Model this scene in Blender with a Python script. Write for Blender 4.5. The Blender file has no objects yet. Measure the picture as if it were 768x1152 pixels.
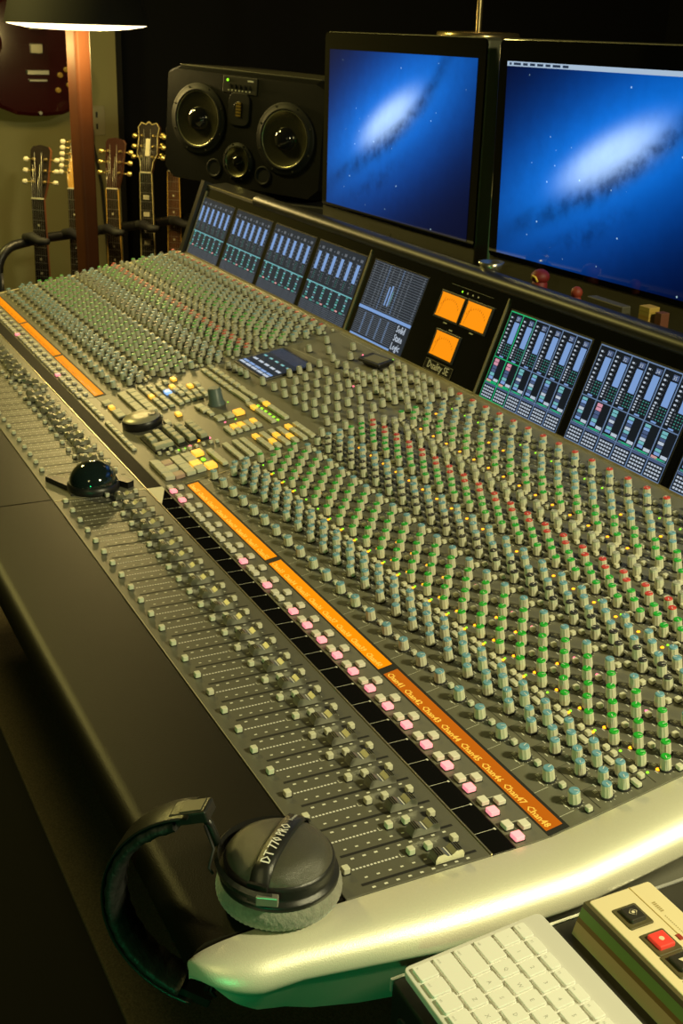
import bpy, bmesh, math, random
from mathutils import Matrix, Vector
random.seed(7)
PI = math.pi
C = bpy.context.scene.collection
# ---------------------------------------------------------------- camera, world, lights, exposure
CAM = Vector((0.7318, -0.5991, 0.6828)); FPX = 1362.6
_F = Vector((-0.827539, 0.421644, -0.370669)); _R = Vector((0.443514, 0.895804, 0.028828)); _U = Vector((-0.344202, 0.140540, 0.928318))
cam = bpy.data.cameras.new('camera'); cam.sensor_fit = 'VERTICAL'; cam.sensor_height = 36.0; cam.lens = FPX/1152*36
cam.clip_start = .02; cam.clip_end = 60
cam.dof.use_dof = True; cam.dof.focus_distance = 1.15; cam.dof.aperture_fstop = 26
co = bpy.data.objects.new('camera', cam); C.objects.link(co)
co.matrix_world = Matrix(((_R.x, _U.x, -_F.x, CAM.x), (_R.y, _U.y, -_F.y, CAM.y), (_R.z, _U.z, -_F.z, CAM.z), (0, 0, 0, 1)))
sc = bpy.context.scene; sc.camera = co
w = bpy.data.worlds.new('world'); sc.world = w; w.use_nodes = True
w.node_tree.nodes['Background'].inputs[0].default_value = (1, .72, .28, 1); w.node_tree.nodes['Background'].inputs[1].default_value = .003
def area(name, loc, target, sx, sy, power, col):
    l = bpy.data.lights.new(name, 'AREA'); l.shape = 'RECTANGLE'; l.size = sx; l.size_y = sy; l.energy = power; l.color = col
    o = bpy.data.objects.new(name, l); C.objects.link(o); o.location = loc
    o.rotation_euler = (Vector(target)-Vector(loc)).to_track_quat('-Z', 'Y').to_euler(); return o
WARM = (1, .88, .36)
area('ceiling_light_near', (.95, .70, 1.22), (-.05, .1, 0), .16, .16, 36, (1, .92, .50))
area('ceiling_light_front', (.30, -1.15, .95), (.15, -.05, 0), .25, .25, 2.2, WARM)
area('ceiling_light_far', (-3.6, -.8, 2.0), (-1.2, .1, 0), .3, .3, 42, (1, .83, .22))
area('equipment_light_green', (1.0, -1.2, .05), (0, -.25, -.03), .06, .06, 3.2, (.02, 1, .30))
sc.view_settings.view_transform = 'Standard'; sc.view_settings.look = 'None'; sc.view_settings.gamma = 1
sc.view_settings.use_curve_mapping = False; sc.view_settings.exposure = 0

# ---------------------------------------------------------------- materials
MATS = {}
def mat(name, col, rough=.5, metal=0, spec=.5, noise=0, nscale=60, bump=0, coat=0, emit=None, estr=0, bscale=None, sheen=0):
    if name in MATS: return MATS[name]
    m = bpy.data.materials.new(name); m.use_nodes = True; nt = m.node_tree; b = nt.nodes['Principled BSDF']
    b.inputs['Base Color'].default_value = (*col, 1); b.inputs['Roughness'].default_value = rough; b.inputs['Metallic'].default_value = metal
    b.inputs['Specular IOR Level'].default_value = spec; b.inputs['Coat Weight'].default_value = coat; b.inputs['Coat Roughness'].default_value = .05
    b.inputs['Sheen Weight'].default_value = sheen
    if emit: b.inputs['Emission Color'].default_value = (*emit, 1); b.inputs['Emission Strength'].default_value = estr
    tc = nt.nodes.new('ShaderNodeTexCoord')
    if noise:
        n = nt.nodes.new('ShaderNodeTexNoise'); n.inputs['Scale'].default_value = nscale; n.inputs['Detail'].default_value = 5
        nt.links.new(tc.outputs['Object'], n.inputs['Vector'])
        r = nt.nodes.new('ShaderNodeMapRange'); r.inputs['To Min'].default_value = 1-noise; r.inputs['To Max'].default_value = 1+noise
        nt.links.new(n.outputs['Fac'], r.inputs['Value'])
        mx = nt.nodes.new('ShaderNodeVectorMath'); mx.operation = 'SCALE'; mx.inputs[0].default_value = col
        nt.links.new(r.outputs['Result'], mx.inputs['Scale']); nt.links.new(mx.outputs['Vector'], b.inputs['Base Color'])
    if bump:
        n2 = nt.nodes.new('ShaderNodeTexNoise'); n2.inputs['Scale'].default_value = bscale or nscale; n2.inputs['Detail'].default_value = 3
        nt.links.new(tc.outputs['Object'], n2.inputs['Vector'])
        bp_ = nt.nodes.new('ShaderNodeBump'); bp_.inputs['Strength'].default_value = bump; bp_.inputs['Distance'].default_value = .002
        nt.links.new(n2.outputs['Fac'], bp_.inputs['Height']); nt.links.new(bp_.outputs['Normal'], b.inputs['Normal'])
    MATS[name] = m; return m
def glow(name, col, s=1.0, base=(.01, .01, .01), rough=.3):
    return mat(name, base, rough, emit=col, estr=s, spec=.25)
PANEL = mat('panel_grey', (.145, .142, .105), .42, noise=.06, nscale=300, bump=.05, bscale=900)
PANEL_L = mat('panel_fader', (.110, .108, .080), .40, noise=.06, nscale=300, bump=.05, bscale=900)
CPANEL = mat('panel_centre', (.185, .18, .13), .42, noise=.05, nscale=300)
LEGEND = mat('legend_print', (.72, .72, .62), .6)
GLOSSC = mat('black_touch_worn', (.006, .006, .005), .55, spec=.05, noise=.6, nscale=40)
GLARE = mat('painted_glare', (.85, .82, .62), .5)
SEAM = mat('seam_dark', (.012, .012, .011), .6)
GLOSS = mat('black_gloss', (.006, .006, .006), .035)
BLACK = mat('black_satin', (.012, .012, .012), .38)
BLACKM = mat('black_matt', (.012, .012, .012), .7)
LEATHER = mat('padded_black', (.007, .0056, .0026), .45, spec=.20, noise=.12, nscale=9, bump=.15, bscale=700)
SILVER = mat('cast_silver', (.80, .78, .62), .42, metal=.38, noise=.04, nscale=500, bump=.12, bscale=900)
ALU = mat('aluminium', (.72, .72, .70), .32, metal=.6)
ALUP = mat('aluminium_plate', (.74, .74, .70), .45, metal=.15)
TRIM = mat('trim_metal', (.55, .50, .34), .3, metal=.8)
KNOB = mat('knob_body', (.62, .62, .48), .42)
KB = mat('cap_blue', (.16, .36, .50), .4); KG = mat('cap_green', (.02, .42, .03), .4); KR = mat('cap_red', (.62, .06, .04), .4)
KK_ = mat('cap_black', (.03, .03, .025), .4); KN = mat('cap_grey', (.36, .37, .30), .4); KW = mat('pointer_white', (.75, .75, .7), .5)
BTN = mat('button_grey', (.64, .64, .50), .45); BTNC = mat('button_cream', (.78, .76, .66), .45)
BPINK = mat('button_lit_pink', (.9, .4, .45), .4, emit=(1, .25, .33), estr=1.0)
BYEL = mat('button_lit_amber', (.8, .5, .1), .4, emit=(1, .52, .04), estr=.85)
BBLU = mat('button_lit_blue', (.3, .5, .9), .4, emit=(.22, .48, 1), estr=.9)
BRED = mat('button_rose', (.50, .34, .28), .45)
L_O = glow('led_orange', (1, .38, .01), 2.6); L_P = glow('led_pink', (1, .16, .25), 2.6); L_G = glow('led_green', (.30, 1, .02), 1.8); L_Y = glow('led_yellow', (1, .75, .03), 2.2)
ORANGE = mat('backlight_orange', (.004, .004, .004), .5, spec=.05, emit=(1, .295, .0), estr=1.05); ORANGE_D = glow('backlight_orange_dim', (.9, .20, .001), .62)
OTEXT = glow('strip_text', (1, .58, .06), 1.05)
CHROME = mat('smoke_chrome', (.34, .34, .28), .30, metal=.8)

# ---------------------------------------------------------------- mesh builder
class MB:
    def __init__(s): s.v = []; s.f = []; s.m = []; s.mats = []; s.sm = []
    def mi(s, m):
        if m not in s.mats: s.mats.append(m)
        return s.mats.index(m)
    def add(s, vs, fs, m, M=None, smooth=False):
        o = len(s.v); k = s.mi(m)
        s.v += [tuple(M @ Vector(v)) if M else tuple(v) for v in vs]
        for f in fs: s.f.append([i+o for i in f]); s.m.append(k); s.sm.append(smooth)
        return s
    def join(s, o, M=None, remap=None):
        off = len(s.v); s.v += [tuple(M @ Vector(v)) for v in o.v] if M else o.v
        ks = [s.mi((remap or {}).get(m, m)) for m in o.mats]
        for f, k, sm in zip(o.f, o.m, o.sm): s.f.append([i+off for i in f]); s.m.append(ks[k]); s.sm.append(sm)
        return s
    def mesh(s, name):
        me = bpy.data.meshes.new(name); me.from_pydata(s.v, [], s.f)
        for m in s.mats: me.materials.append(m)
        me.polygons.foreach_set('material_index', s.m); me.polygons.foreach_set('use_smooth', s.sm); me.update(); return me
    def box(s, x0, x1, y0, y1, z0, z1, m, M=None, mtop=None):
        vs = [(x0, y0, z0), (x1, y0, z0), (x1, y1, z0), (x0, y1, z0), (x0, y0, z1), (x1, y0, z1), (x1, y1, z1), (x0, y1, z1)]
        s.add(vs, [(0, 3, 2, 1), (0, 1, 5, 4), (1, 2, 6, 5), (2, 3, 7, 6), (3, 0, 4, 7)], m, M)
        return s.add(vs[4:], [(0, 1, 2, 3)], mtop or m, M)
    def bbox(s, x0, x1, y0, y1, z0, z1, m, b=.001, M=None, seg=2, round_=0, mtop=None):
        """box with rounded top edge and rounded corners (plan)"""
        r = max(round_, b); n = 3
        def ring(inset, z):
            rr = max(r-inset, 1e-5); out = []
            for cx, cy, a0 in ((x1-r, y1-r, 0), (x0+r, y1-r, 90), (x0+r, y0+r, 180), (x1-r, y0+r, 270)):
                for i in range(n+1):
                    a = math.radians(a0+90*i/n); out.append((cx+rr*math.cos(a), cy+rr*math.sin(a), z))
            return out
        rings = [ring(0, z0)]
        for i in range(seg+1):
            a = PI/2*i/seg; rings.append(ring(b*(1-math.cos(a)), z1-b+b*math.sin(a)))
        N = 4*(n+1); vs = sum(rings, []); fs = []
        for j in range(len(rings)-1):
            for i in range(N): k = (i+1) % N; fs.append((j*N+i, j*N+k, (j+1)*N+k, (j+1)*N+i))
        s.add(vs, fs+[tuple(reversed(range(N)))], m, M)
        s.add(rings[-1], [tuple(range(N))], mtop or m, M); return s
    def lathe(s, prof, m, n=24, M=None, smooth=True, cap=True, flute=0, mcap=None):
        vs = []; fs = []
        for r, z in prof:
            for i in range(n):
                a = 2*PI*i/n; rr = r*(1-flute*(i % 2)); vs.append((rr*math.cos(a), rr*math.sin(a), z))
        for j in range(len(prof)-1):
            for i in range(n): k = (i+1) % n; fs.append((j*n+i, j*n+k, (j+1)*n+k, (j+1)*n+i))
        s.add(vs, fs, m, M, smooth)
        if cap:
            s.add(vs[:n], [tuple(reversed(range(n)))], m, M); s.add(vs[-n:], [tuple(range(n))], mcap or m, M)
        return s
    def tube(s, pts, r, m, n=8, M=None, cap=True):
        pts = [Vector(p) for p in pts]; rr = r if isinstance(r, (list, tuple)) else [r]*len(pts); vs = []; fs = []
        t = (pts[1]-pts[0]).normalized(); u = t.orthogonal().normalized()
        for i, p in enumerate(pts):
            t = ((pts[min(i+1, len(pts)-1)]-pts[max(i-1, 0)])).normalized(); u = (u-t*u.dot(t)).normalized(); w_ = t.cross(u)
            for k in range(n): a = 2*PI*k/n; vs.append(p+(u*math.cos(a)+w_*math.sin(a))*rr[i])
        for j in range(len(pts)-1):
            for i in range(n): k = (i+1) % n; fs.append((j*n+i, j*n+k, (j+1)*n+k, (j+1)*n+i))
        if cap: fs += [tuple(reversed(range(n))), tuple(range((len(pts)-1)*n, len(pts)*n))]
        return s.add(vs, fs, m, M, True)
    def prism(s, poly, x0, x1, m, M=None, smooth=False):
        """polygon in (y,z) extruded along x"""
        n = len(poly); vs = [(x0, y, z) for y, z in poly]+[(x1, y, z) for y, z in poly]
        fs = [(i, (i+1) % n, n+(i+1) % n, n+i) for i in range(n)]
        s.add(vs, fs, m, M, smooth); s.add(vs, [tuple(reversed(range(n))), tuple(range(n, 2*n))], m, M); return s
    def plate(s, poly, z0, z1, m, M=None, mtop=None):
        """polygon in (x,y) extruded along z"""
        n = len(poly); vs = [(x, y, z0) for x, y in poly]+[(x, y, z1) for x, y in poly]
        s.add(vs, [(i, (i+1) % n, n+(i+1) % n, n+i) for i in range(n)]+[tuple(reversed(range(n)))], m, M)
        s.add(vs[n:], [tuple(range(n))], mtop or m, M); return s
    def quad(s, x0, x1, y0, y1, z, m, M=None):
        return s.add([(x0, y0, z), (x1, y0, z), (x1, y1, z), (x0, y1, z)], [(0, 1, 2, 3)], m, M)
_TX = {}
def text(s):
    if s not in _TX:
        cu = bpy.data.curves.new('t', 'FONT'); cu.body = s; cu.size = 1; cu.resolution_u = 1
        o = bpy.data.objects.new('t', cu); C.objects.link(o); bpy.context.view_layer.update()
        me = bpy.data.meshes.new_from_object(o.evaluated_get(bpy.context.evaluated_depsgraph_get()))
        b = MB(); b.v = [tuple(v.co) for v in me.vertices]; b.f = [list(p.vertices) for p in me.polygons]
        bpy.data.objects.remove(o); bpy.data.curves.remove(cu); bpy.data.meshes.remove(me)
        xs = [v[0] for v in b.v] or [0, 1]; b.x0 = min(xs); b.w = max(xs)-b.x0
        _TX[s] = b
    return _TX[s]
def put_text(mb, s, x, y, size, m, z=.0003, M=None, rot=0, sx=1, align='L'):
    t = text(s); T = Matrix.Translation((x, y, z)) @ Matrix.Rotation(rot, 4, 'Z') @ Matrix.Diagonal((size*sx, size, 1, 1))
    off = -t.x0-(t.w/2 if align == 'C' else 0); T = T @ Matrix.Translation((off, 0, 0))
    mb.add(t.v, t.f, m, (M @ T) if M else T)
def link(name, data, parent=None, M=None, kind=None):
    o = bpy.data.objects.new(name, data); C.objects.link(o)
    if parent is not None: o.parent = parent
    if M is not None: o.matrix_basis = M
    if kind: o['kind'] = kind
    return o
def part(name, mb, parent, M=None, kind=None): return link(name, mb.mesh(name), parent, M, kind)
def tag(o, label, cat, group=None):
    o['label'] = label; o['category'] = cat
    if group: o['group'] = group
    return o
def thing(name, label, cat, loc=(0, 0, 0), rotz=0, group=None, M=None):
    o = bpy.data.objects.new(name, None); C.objects.link(o); o.empty_display_size = .05
    if M is not None: o.matrix_basis = M
    else: o.location = loc; o.rotation_euler = (0, 0, rotz)
    return tag(o, label, cat, group)
def struct(name, mb): return link(name, mb.mesh(name), None, None, 'structure')
FLOOR = -.78

# ---------------------------------------------------------------- setting
m = MB(); m.box(-6, 3.2, -3.2, 4.2, FLOOR-.1, FLOOR, mat('floor_dark', (.004, .004, .003), .7, spec=.1, noise=.2, nscale=8)); struct('floor', m)
OLIVE = mat('wall_paint', (.27, .25, .12), .8, noise=.04, nscale=4)
m = MB(); m.box(-4.5, -4.42, -3.2, .925, FLOOR, 2.4, OLIVE); struct('wall_left', m)
DARK = mat('dark_fabric_wall', (.006, .006, .006), .95)
m = MB(); m.box(-5.0, -4.92, .951, 4.2, FLOOR, 2.4, DARK); m.box(-4.92, -4.42, .925, .95, FLOOR, 2.4, DARK); struct('wall_left_recess', m).name = 'wall_far'
m = MB(); m.box(-5.0, 3.2, 4.2, 4.28, FLOOR, 2.4, DARK); struct('wall_back', m)
CARPET = mat('carpet_brown', (.07, .052, .03), .95, noise=.9, nscale=260, bump=.8, bscale=300)
m = MB(); m.bbox(-4.4, 1.6, -.212, 4.0, FLOOR, FLOOR+.008, CARPET, .003); tag(link('rug', m.mesh('rug')), 'speckled dark brown carpet lying under the console', 'carpet')
m = MB(); m.bbox(-.035, .035, -.058, .058, 0, .006, mat('outlet_plate', (.30, .275, .165), .6), .002); m.box(-.004, .004, .012, .034, .006, .0075, BLACKM); m.box(-.004, .004, -.034, -.012, .006, .0075, BLACKM)
tag(link('wall_outlet', m.mesh('wall_outlet'), None, Matrix.Translation((-4.42, .833, .30)) @ Matrix.Rotation(PI/2, 4, 'Z') @ Matrix.Rotation(PI/2, 4, 'X')), 'pale outlet plate on the olive wall behind the lamp post', 'wall outlet')
m = MB(); m.tube([(-4.39, .80, .235), (-4.38, .805, .2), (-4.37, .83, .05), (-4.36, .84, -.2), (-4.36, .85, -.6), (-4.3, .9, FLOOR+.016)], .006, BLACKM); m.lathe([(.012, 0), (.012, .045), (.009, .05)], BLACKM, 10, Matrix.Translation((-4.39, .80, .22)))
tag(link('hanging_cable', m.mesh('hanging_cable')), 'thin black cable hanging down the olive wall below the outlet', 'cable')

# ---------------------------------------------------------------- console geometry frame
P = .0415; TK = .16788; TB = 1.21346; L0 = 24*P; L1 = L0+.5183; XL = -(48*P+.5183)      # x of right block end, centre end, far end
DK = .5459
MK = Matrix.Rotation(TK, 4, 'X')
def K(x, v, h=0, rot=0): return MK @ Matrix.Translation((x, v, h)) @ Matrix.Rotation(rot, 4, 'Z')
MBR = MK @ Matrix.Translation((0, DK, 0)) @ Matrix.Rotation(TB-TK, 4, 'X')
def B(x, w_, h=0): return MBR @ Matrix.Translation((x, w_, h))
def seen(p, mg=30):
    d = Vector(p)-CAM; z = d.dot(_F)
    if z < .05: return False
    X = 384+FPX*d.dot(_R)/z; Y = 576-FPX*d.dot(_U)/z
    return -mg < X < 768+mg and -mg < Y < 1152+mg
desk = thing('mixing_console', 'large grey mixing console with rows of knobs, faders, orange strips and meter screens', 'mixing console', (-1.3, .2, FLOOR))
DP = Matrix.Translation((1.3, -.2, -FLOOR))        # desk-local = DP @ world
def dpart(name, mb, M=None, kind=None, parent=None):
    o = part(name, mb, parent or desk, (DP if parent is None else Matrix()) @ (M or Matrix()), kind); return o

# pedestal and lower body
m = MB()
m.prism([(-.17, -.045), (.03, -.06), (.56, -.01), (.66, -.02), (.66, -.16), (.05, -.14), (-.12, -.075)], XL, -.004, BLACKM); dpart('lower_body', m)
for x in (-2.2, -1.25, -.35):
    m = MB(); m.box(x-.06, x+.06, .12, .6, FLOOR+.008, -.12, BLACKM); m.box(x-.08, x+.08, .02, .64, FLOOR+.008, FLOOR+.05, BLACKM); dpart('leg', m)
# armrest sections
def arm_profile():
    pr = [(-.2125, 0), (-.3285, .0005)]
    for i in range(1, 9):
        a = math.radians(90+180*i/9); pr.append((-.329+.0215*math.cos(a), -.0215+.0225*math.sin(a)))
    return pr+[(-.326, -.044), (-.2125, -.044)]
for x0, x1 in ((-1.0035, -.001), (-1.7, -1.0065), (XL, -1.703)):
    m = MB(); m.prism(arm_profile(), x0, x1, LEATHER, smooth=True); o = dpart('armrest', m)
    es = o.modifiers.new('es', 'EDGE_SPLIT'); es.split_angle = math.radians(40)
# fader panels, black touch strip, button rail
def panelbox(x0, x1, y0, y1, mt, z=0): b = MB(); b.bbox(x0, x1, y0, y1, z-.03, z, mt, .0008); return b
def fader_marks(b, xs):
    for x in xs:
        b.quad(x-.0016, x+.0016, -.190, -.0935+.019, .0002, SEAM)
        for i in range(9):
            y = -.183+i*.0118; b.quad(x+.0052, x+.0074, y, y+.0034, .0003, LEGEND)
            b.quad(x-.0088, x-.0070, y, y+.0030, .0003, LEGEND)
        for i in range(13): b.quad(x-.0222, x-.0202, -.1885+i*.0036, -.1862+i*.0036, .0003, KW)
        pass
        b.quad(x-.0240, x-.0190, -.1405, -.1399, .0003, LEGEND); b.quad(x-.0196, x-.0190, -.1399, -.137, .0003, LEGEND)
        pass
FXR = [-.011-k*P for k in range(24)]
FXC = [-1.075-k*P for k in range(11)]
FXL = [-L1-.011-k*P for k in range(24)]
b = panelbox(-L0, 0, -.2105, -.0655, PANEL_L); fader_marks(b, FXR); dpart('fader_panel', b)
b = panelbox(-L1, -L0-.001, -.2105, -.0655, CPANEL); fader_marks(b, FXC); dpart('fader_panel', b)
b = panelbox(XL, -L1-.001, -.2105, -.0655, CPANEL); fader_marks(b, FXL); dpart('fader_panel', b)
for x0, x1 in ((-L0, 0), (XL, -L0-.001)):
    m = MB(); m.box(x0, x1, -.0655, -.0640, -.01, .0012, TRIM)
    dpart('trim_strip', m)
m = MB(); m.box(-L0-.0012, -L0+.0002, -.2105, -.064, -.01, .0006, TRIM); m.box(-L0-.0012, -L0+.0002, .0, DK, -.01, .0006, TRIM, MK); dpart('trim_strip', m)
for x0, x1, fx in ((-L0, 0, FXR), (XL, -L0-.001, [])):
    m = panelbox(x0, x1, -.064, -.0385, GLOSS if x1 == 0 else GLOSSC)
    for x in fx:
        m.quad(x-.0015-.019, x-.019-.001, -.0640, -.0425, .0003, LEGEND); m.quad(x-.0215, x-.0185, -.0425, -.0405, .0003, LEGEND)
    dpart('touch_strip', m)
m = MB(); m.plate([(-L0+.001, -.0635), (-L0+.072, -.0635), (-L0+.012, -.0390), (-L0+.001, -.0390)], 0, .0012, GLARE); dpart('painted_glare', m)  # white triangle stands in for a bright reflection on the gloss strip
m = panelbox(-L0, 0, -.0385, .0, PANEL)
for k in range(24): m.quad(-(k+.80)*P, -(k+.80)*P+.0005, -.036, -.003, .0003, LEGEND)
dpart('button_rail', m)
dpart('button_rail', panelbox(-L1, -L0-.001, -.0385, .0, CPANEL)); dpart('button_rail', panelbox(XL, -L1-.001, -.0385, .0, CPANEL))

# ---- control lists
KNL = [(45, 26, 'B', 1), (77.5, 19.2, 'B', 0), (87.5, 37.3, 'B', 0), (98, 20, 'B', 0), (108, 37.8, 'B', 0), (133, 38, 'G', 0), (148, 19.2, 'G', 0), (163, 37.3, 'G', 0),
       (178.5, 18.8, 'G', 0), (193.5, 37.5, 'G', 0), (209.5, 19, 'B', 0), (236, 37.6, 'K', 0), (246.5, 18.8, 'K', 0), (256.7, 36.5, 'B', 0), (267.5, 18.8, 'B', 0), (278, 37.3, 'B', 0),
       (299, 36.8, 'G', 0), (309, 18.8, 'G', 0), (319, 36.8, 'G', 0), (330.7, 18.5, 'R', 0), (340.5, 36.6, 'R', 0), (362.5, 38, 'N', 0), (372, 18.6, 'N', 0),
       (395.5, 36.3, 'G', 0), (409, 18.3, 'G', 0), (423, 35.7, 'G', 0), (436.7, 18.5, 'B', 0), (450.3, 36, 'B', 0), (466, 17.2, 'B', 0), (476.7, 34.6, 'K', 0), (497, 17.6, 'B', 0), (511.5, 36, 'R', 0)]
CAPM = dict(B=KB, G=KG, R=KR, K=KK_, N=KN)
def knob_parts(big, c):
    r0 = .0064 if big else .0058; h = .0148 if big else .0158
    body = MB(); body.lathe([(r0*1.18, 0), (r0*1.18, .0012), (r0*1.02, .0018)], BLACKM, 16)
    body.lathe([(r0, .0018), (r0*.90, h-.0018), (r0*.86, h-.001)], KNOB, 20, flute=.07, smooth=False, cap=True)
    body.box(-.0003, .0003, r0*.80, r0*.955, .003, h-.001, KW)
    cap = MB(); cap.lathe([(r0*.86, h-.001), (r0*.84, h-.0002), (r0*.70, h+.0004)], CAPM[c], 20, cap=True)
    cap.box(-.0004, .0004, 0, r0*.72, h+.0004, h+.0006, KW)
    return body, cap
KPROTO = {(b_, c): knob_parts(b_, c) for b_ in (0, 1) for c in 'BGRKN'}
knobs = []
for x0 in (0, -L1):
    for k in range(24):
        for v, t, c, bg in KNL: knobs.append((x0-k*P-(t-(0 if bg else 3.3))/1000, (v-(0 if bg else 2.4))/1000, c, bg, random.uniform(-2.3, 2.3)))
CKN = [(-1469, 264), (-1443, 267), (-1417, 269), (-1392, 271), (-1330, 280), (-1332, 337), (-1333, 359), (-1334, 380)]
for i, x in enumerate((-1285, -1236, -1190, -1148, -1106, -1056)):
    for j, v in enumerate((284, 306, 329, 352, 375, 396)): CKN.append((x-(j % 2)*6, v))
for i in range(12):
    x = -1275+i*24
    for j, v in enumerate((419, 437, 455, 473, 492, 512)):
        if (i*7+j*3) % 5 == 0 or (x < -1225 and v > 440): continue
        if abs(x+1293) < 55 and v > 460: continue
        CKN.append((x-(j % 2)*12, v))
CKN += [(-1440, 430), (-1400, 455), (-1350, 440), (-1310, 430), (-1460, 480), (-1380, 500), (-1333, 470), (-1340, 405), (-1017, 255), (-1017, 278), (-1017, 300), (-1017, 330), (-1017, 350)]
for x, v in CKN: knobs.append((x/1000, v/1000, 'N', 0, random.uniform(-2.3, 2.3)))
knobs.sort(key=lambda n: ((K(n[0], n[1]).translation-CAM).length if seen(K(n[0], n[1], .006).translation, -6) else 99))
kmesh = {k: (a.mesh('rotary_knob'), c.mesh('knob_cap')) for k, (a, c) in KPROTO.items()}
rest = MB()
for i, (x, v, c, bg, rot) in enumerate(knobs):
    M = K(x, v, .0002, rot)
    if i < 100:
        o = link('rotary_knob', kmesh[(bg, c)][0], desk, DP @ M); link('knob_cap', kmesh[(bg, c)][1], o)
    else:
        a, cc = KPROTO[(bg, c)]; rest.join(a, M); rest.join(cc, M)
dpart('rotary_knob', rest, kind='stuff')

# ---- channel panels with printed legends
def legends(b, x0):
    for k in range(24):
        for v, t, c, bg in KNL:
            x = x0-k*P-(t-(0 if bg else 3.3))/1000; y = (v-(0 if bg else 2.4))/1000; r = .0082
            for i in range(9):
                a = math.radians(-45+i*33.75); cx = x+r*math.cos(a); cy = y+r*math.sin(a)
                T = Matrix.Translation((cx, cy, .0002)) @ Matrix.Rotation(a, 4, 'Z')
                b.quad(-.0009, .0009, -.0003, .0003, 0, LEGEND, T)
            for i in range(3): b.quad(x-.0105-.0016*i, x-.0097-.0016*i, y-.007, y-.003, .0002, LEGEND)
            b.quad(x-.004, x+.001, y-.0105, y-.0095, .0002, LEGEND)
        xk = x0-(k+1)*P
        b.quad(xk+.0055, xk+.0059, .03, .12, .0002, SEAM)
        for v in (.060, .125, .225, .288, .352, .384, .486): b.quad(xk+.004, xk+.036, v-.0003, v+.0003, .0002, SEAM)
        pass
        b.quad(x0-k*P-.034, x0-k*P-.0205, .0355, .0360, .0002, LEGEND)
b = MB(); b.bbox(-L0, 0, .0, DK, -.03, 0, PANEL, .0006); legends(b, 0)
for k in range(24): b.quad(-(k*P)-.0175, -(k*P)-.0170, .020, .038, .0002, LEGEND)
dpart('channel_panel', b, MK)
b = MB(); b.bbox(XL, -L1-.001, .0, DK, -.03, 0, PANEL, .0006); legends(b, -L1); dpart('channel_panel', b, MK)
b = MB(); b.bbox(-L1, -L0-.001, .0, DK, -.03, 0, CPANEL, .0006)
for i in range(40): b.quad(-1.49+i*.0052, -1.4874+i*.0052, .413+.0004*i, .4145+.0004*i, .0002, LEGEND)
for i in range(30): b.quad(-1.50+i*.006, -1.4972+i*.006, .528, .5295, .0002, LEGEND)
b.quad(-1.50, -1.335, .405, .4056, .0002, SEAM); b.quad(-1.34, -1.3394, .26, .53, .0002, SEAM)
dpart('centre_panel', b, MK)
# ---- scribble strips
ch = 25
for x0, first in ((0, None), (-L1, None)):
    for s_ in range(3):
        xa = x0-8*P*(s_+1)+.0065; xb = x0-8*P*s_-.0065
        if s_ == 0: xb = x0-.008
        if s_ == 2: xa = x0-24*P+.009
        b = MB(); b.box(xa-.0065, xb+.0065, -.002, .0215, -.001, .0006, BLACKM); b.box(xa, xb, 0, .018, 0, .0010, ORANGE_D if (x0 == 0 and s_ == 0) else ORANGE)
        base = (25 if x0 == 0 else 1)+8*(2-s_)
        n8 = (xb-xa)/8
        for j in range(8):
            for dx in (0, .00035, .0007): put_text(b, 'Chan%d' % (base+j), xa+n8*j+.0025+dx, .0020+dx*.4, .0098, OTEXT if x0 == 0 else ORANGE_D, .0012+dx*.05, sx=1.12)
        dpart('scribble_strip', b, MK)
# ---- buttons
def btn(w_, d, h, mt, r=.0010):
    q = MB(); q.bbox(-w_/2-.0006, w_/2+.0006, -d/2-.0006, d/2+.0006, 0, .0008, BLACKM, .0002, round_=r); q.bbox(-w_/2, w_/2, -d/2, d/2, 0, h, mt, .0007, round_=r+.0002); return q
BT = {'p': btn(.0105, .0100, .0050, BPINK), 'c': btn(.0105, .0090, .0050, BTNC), 'q': btn(.0070, .0066, .0062, BTN), 'k': btn(.0062, .0060, .0055, BTN), 'v': btn(.0120, .0058, .0045, BTN),
      's': btn(.018, .0095, .0058, BTN), 'y': btn(.018, .0095, .0060, BYEL), 'u': btn(.019, .012, .0060, BBLU), 'b': btn(.0215, .0150, .0060, BTN), 't': btn(.0165, .0080, .0050, BTN), 'w': btn(.020, .0145, .0060, BTN),
      'B': btn(.0195, .0160, .0070, BTN), 'R': btn(.0195, .0160, .0070, BRED), 'Y': btn(.0215, .0165, .0070, BYEL)}
buttons = []
def fb(x, y, t): buttons.append((Matrix.Translation((x, y, .0003)), t))
def kb_(x, v, t): buttons.append((K(x, v, .0003), t))
pinks = set(range(0, 13)) | {14, 16, 22, 23}
for k in range(24):
    fb(-(k+.25)*P, -.0305, 'p' if k in pinks else 'c'); fb(-(k+.68)*P, -.0300, 'c'); fb(-(k+.545)*P, -.0150, 'c')
    lp = k in (4, 13)
    x = -L1-(k+.25)*P
    fb(x, -.0305, 'p' if lp else 'c'); fb(-L1-(k+.68)*P, -.0300, 'c'); fb(-L1-(k+.545)*P, -.0150, 'c')
for xs in (FXR, FXC, FXL):
    for x in xs:
        for y in (-.1955, -.1305, -.1125, -.0855): fb(x-.0205, y, 'q')
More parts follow.
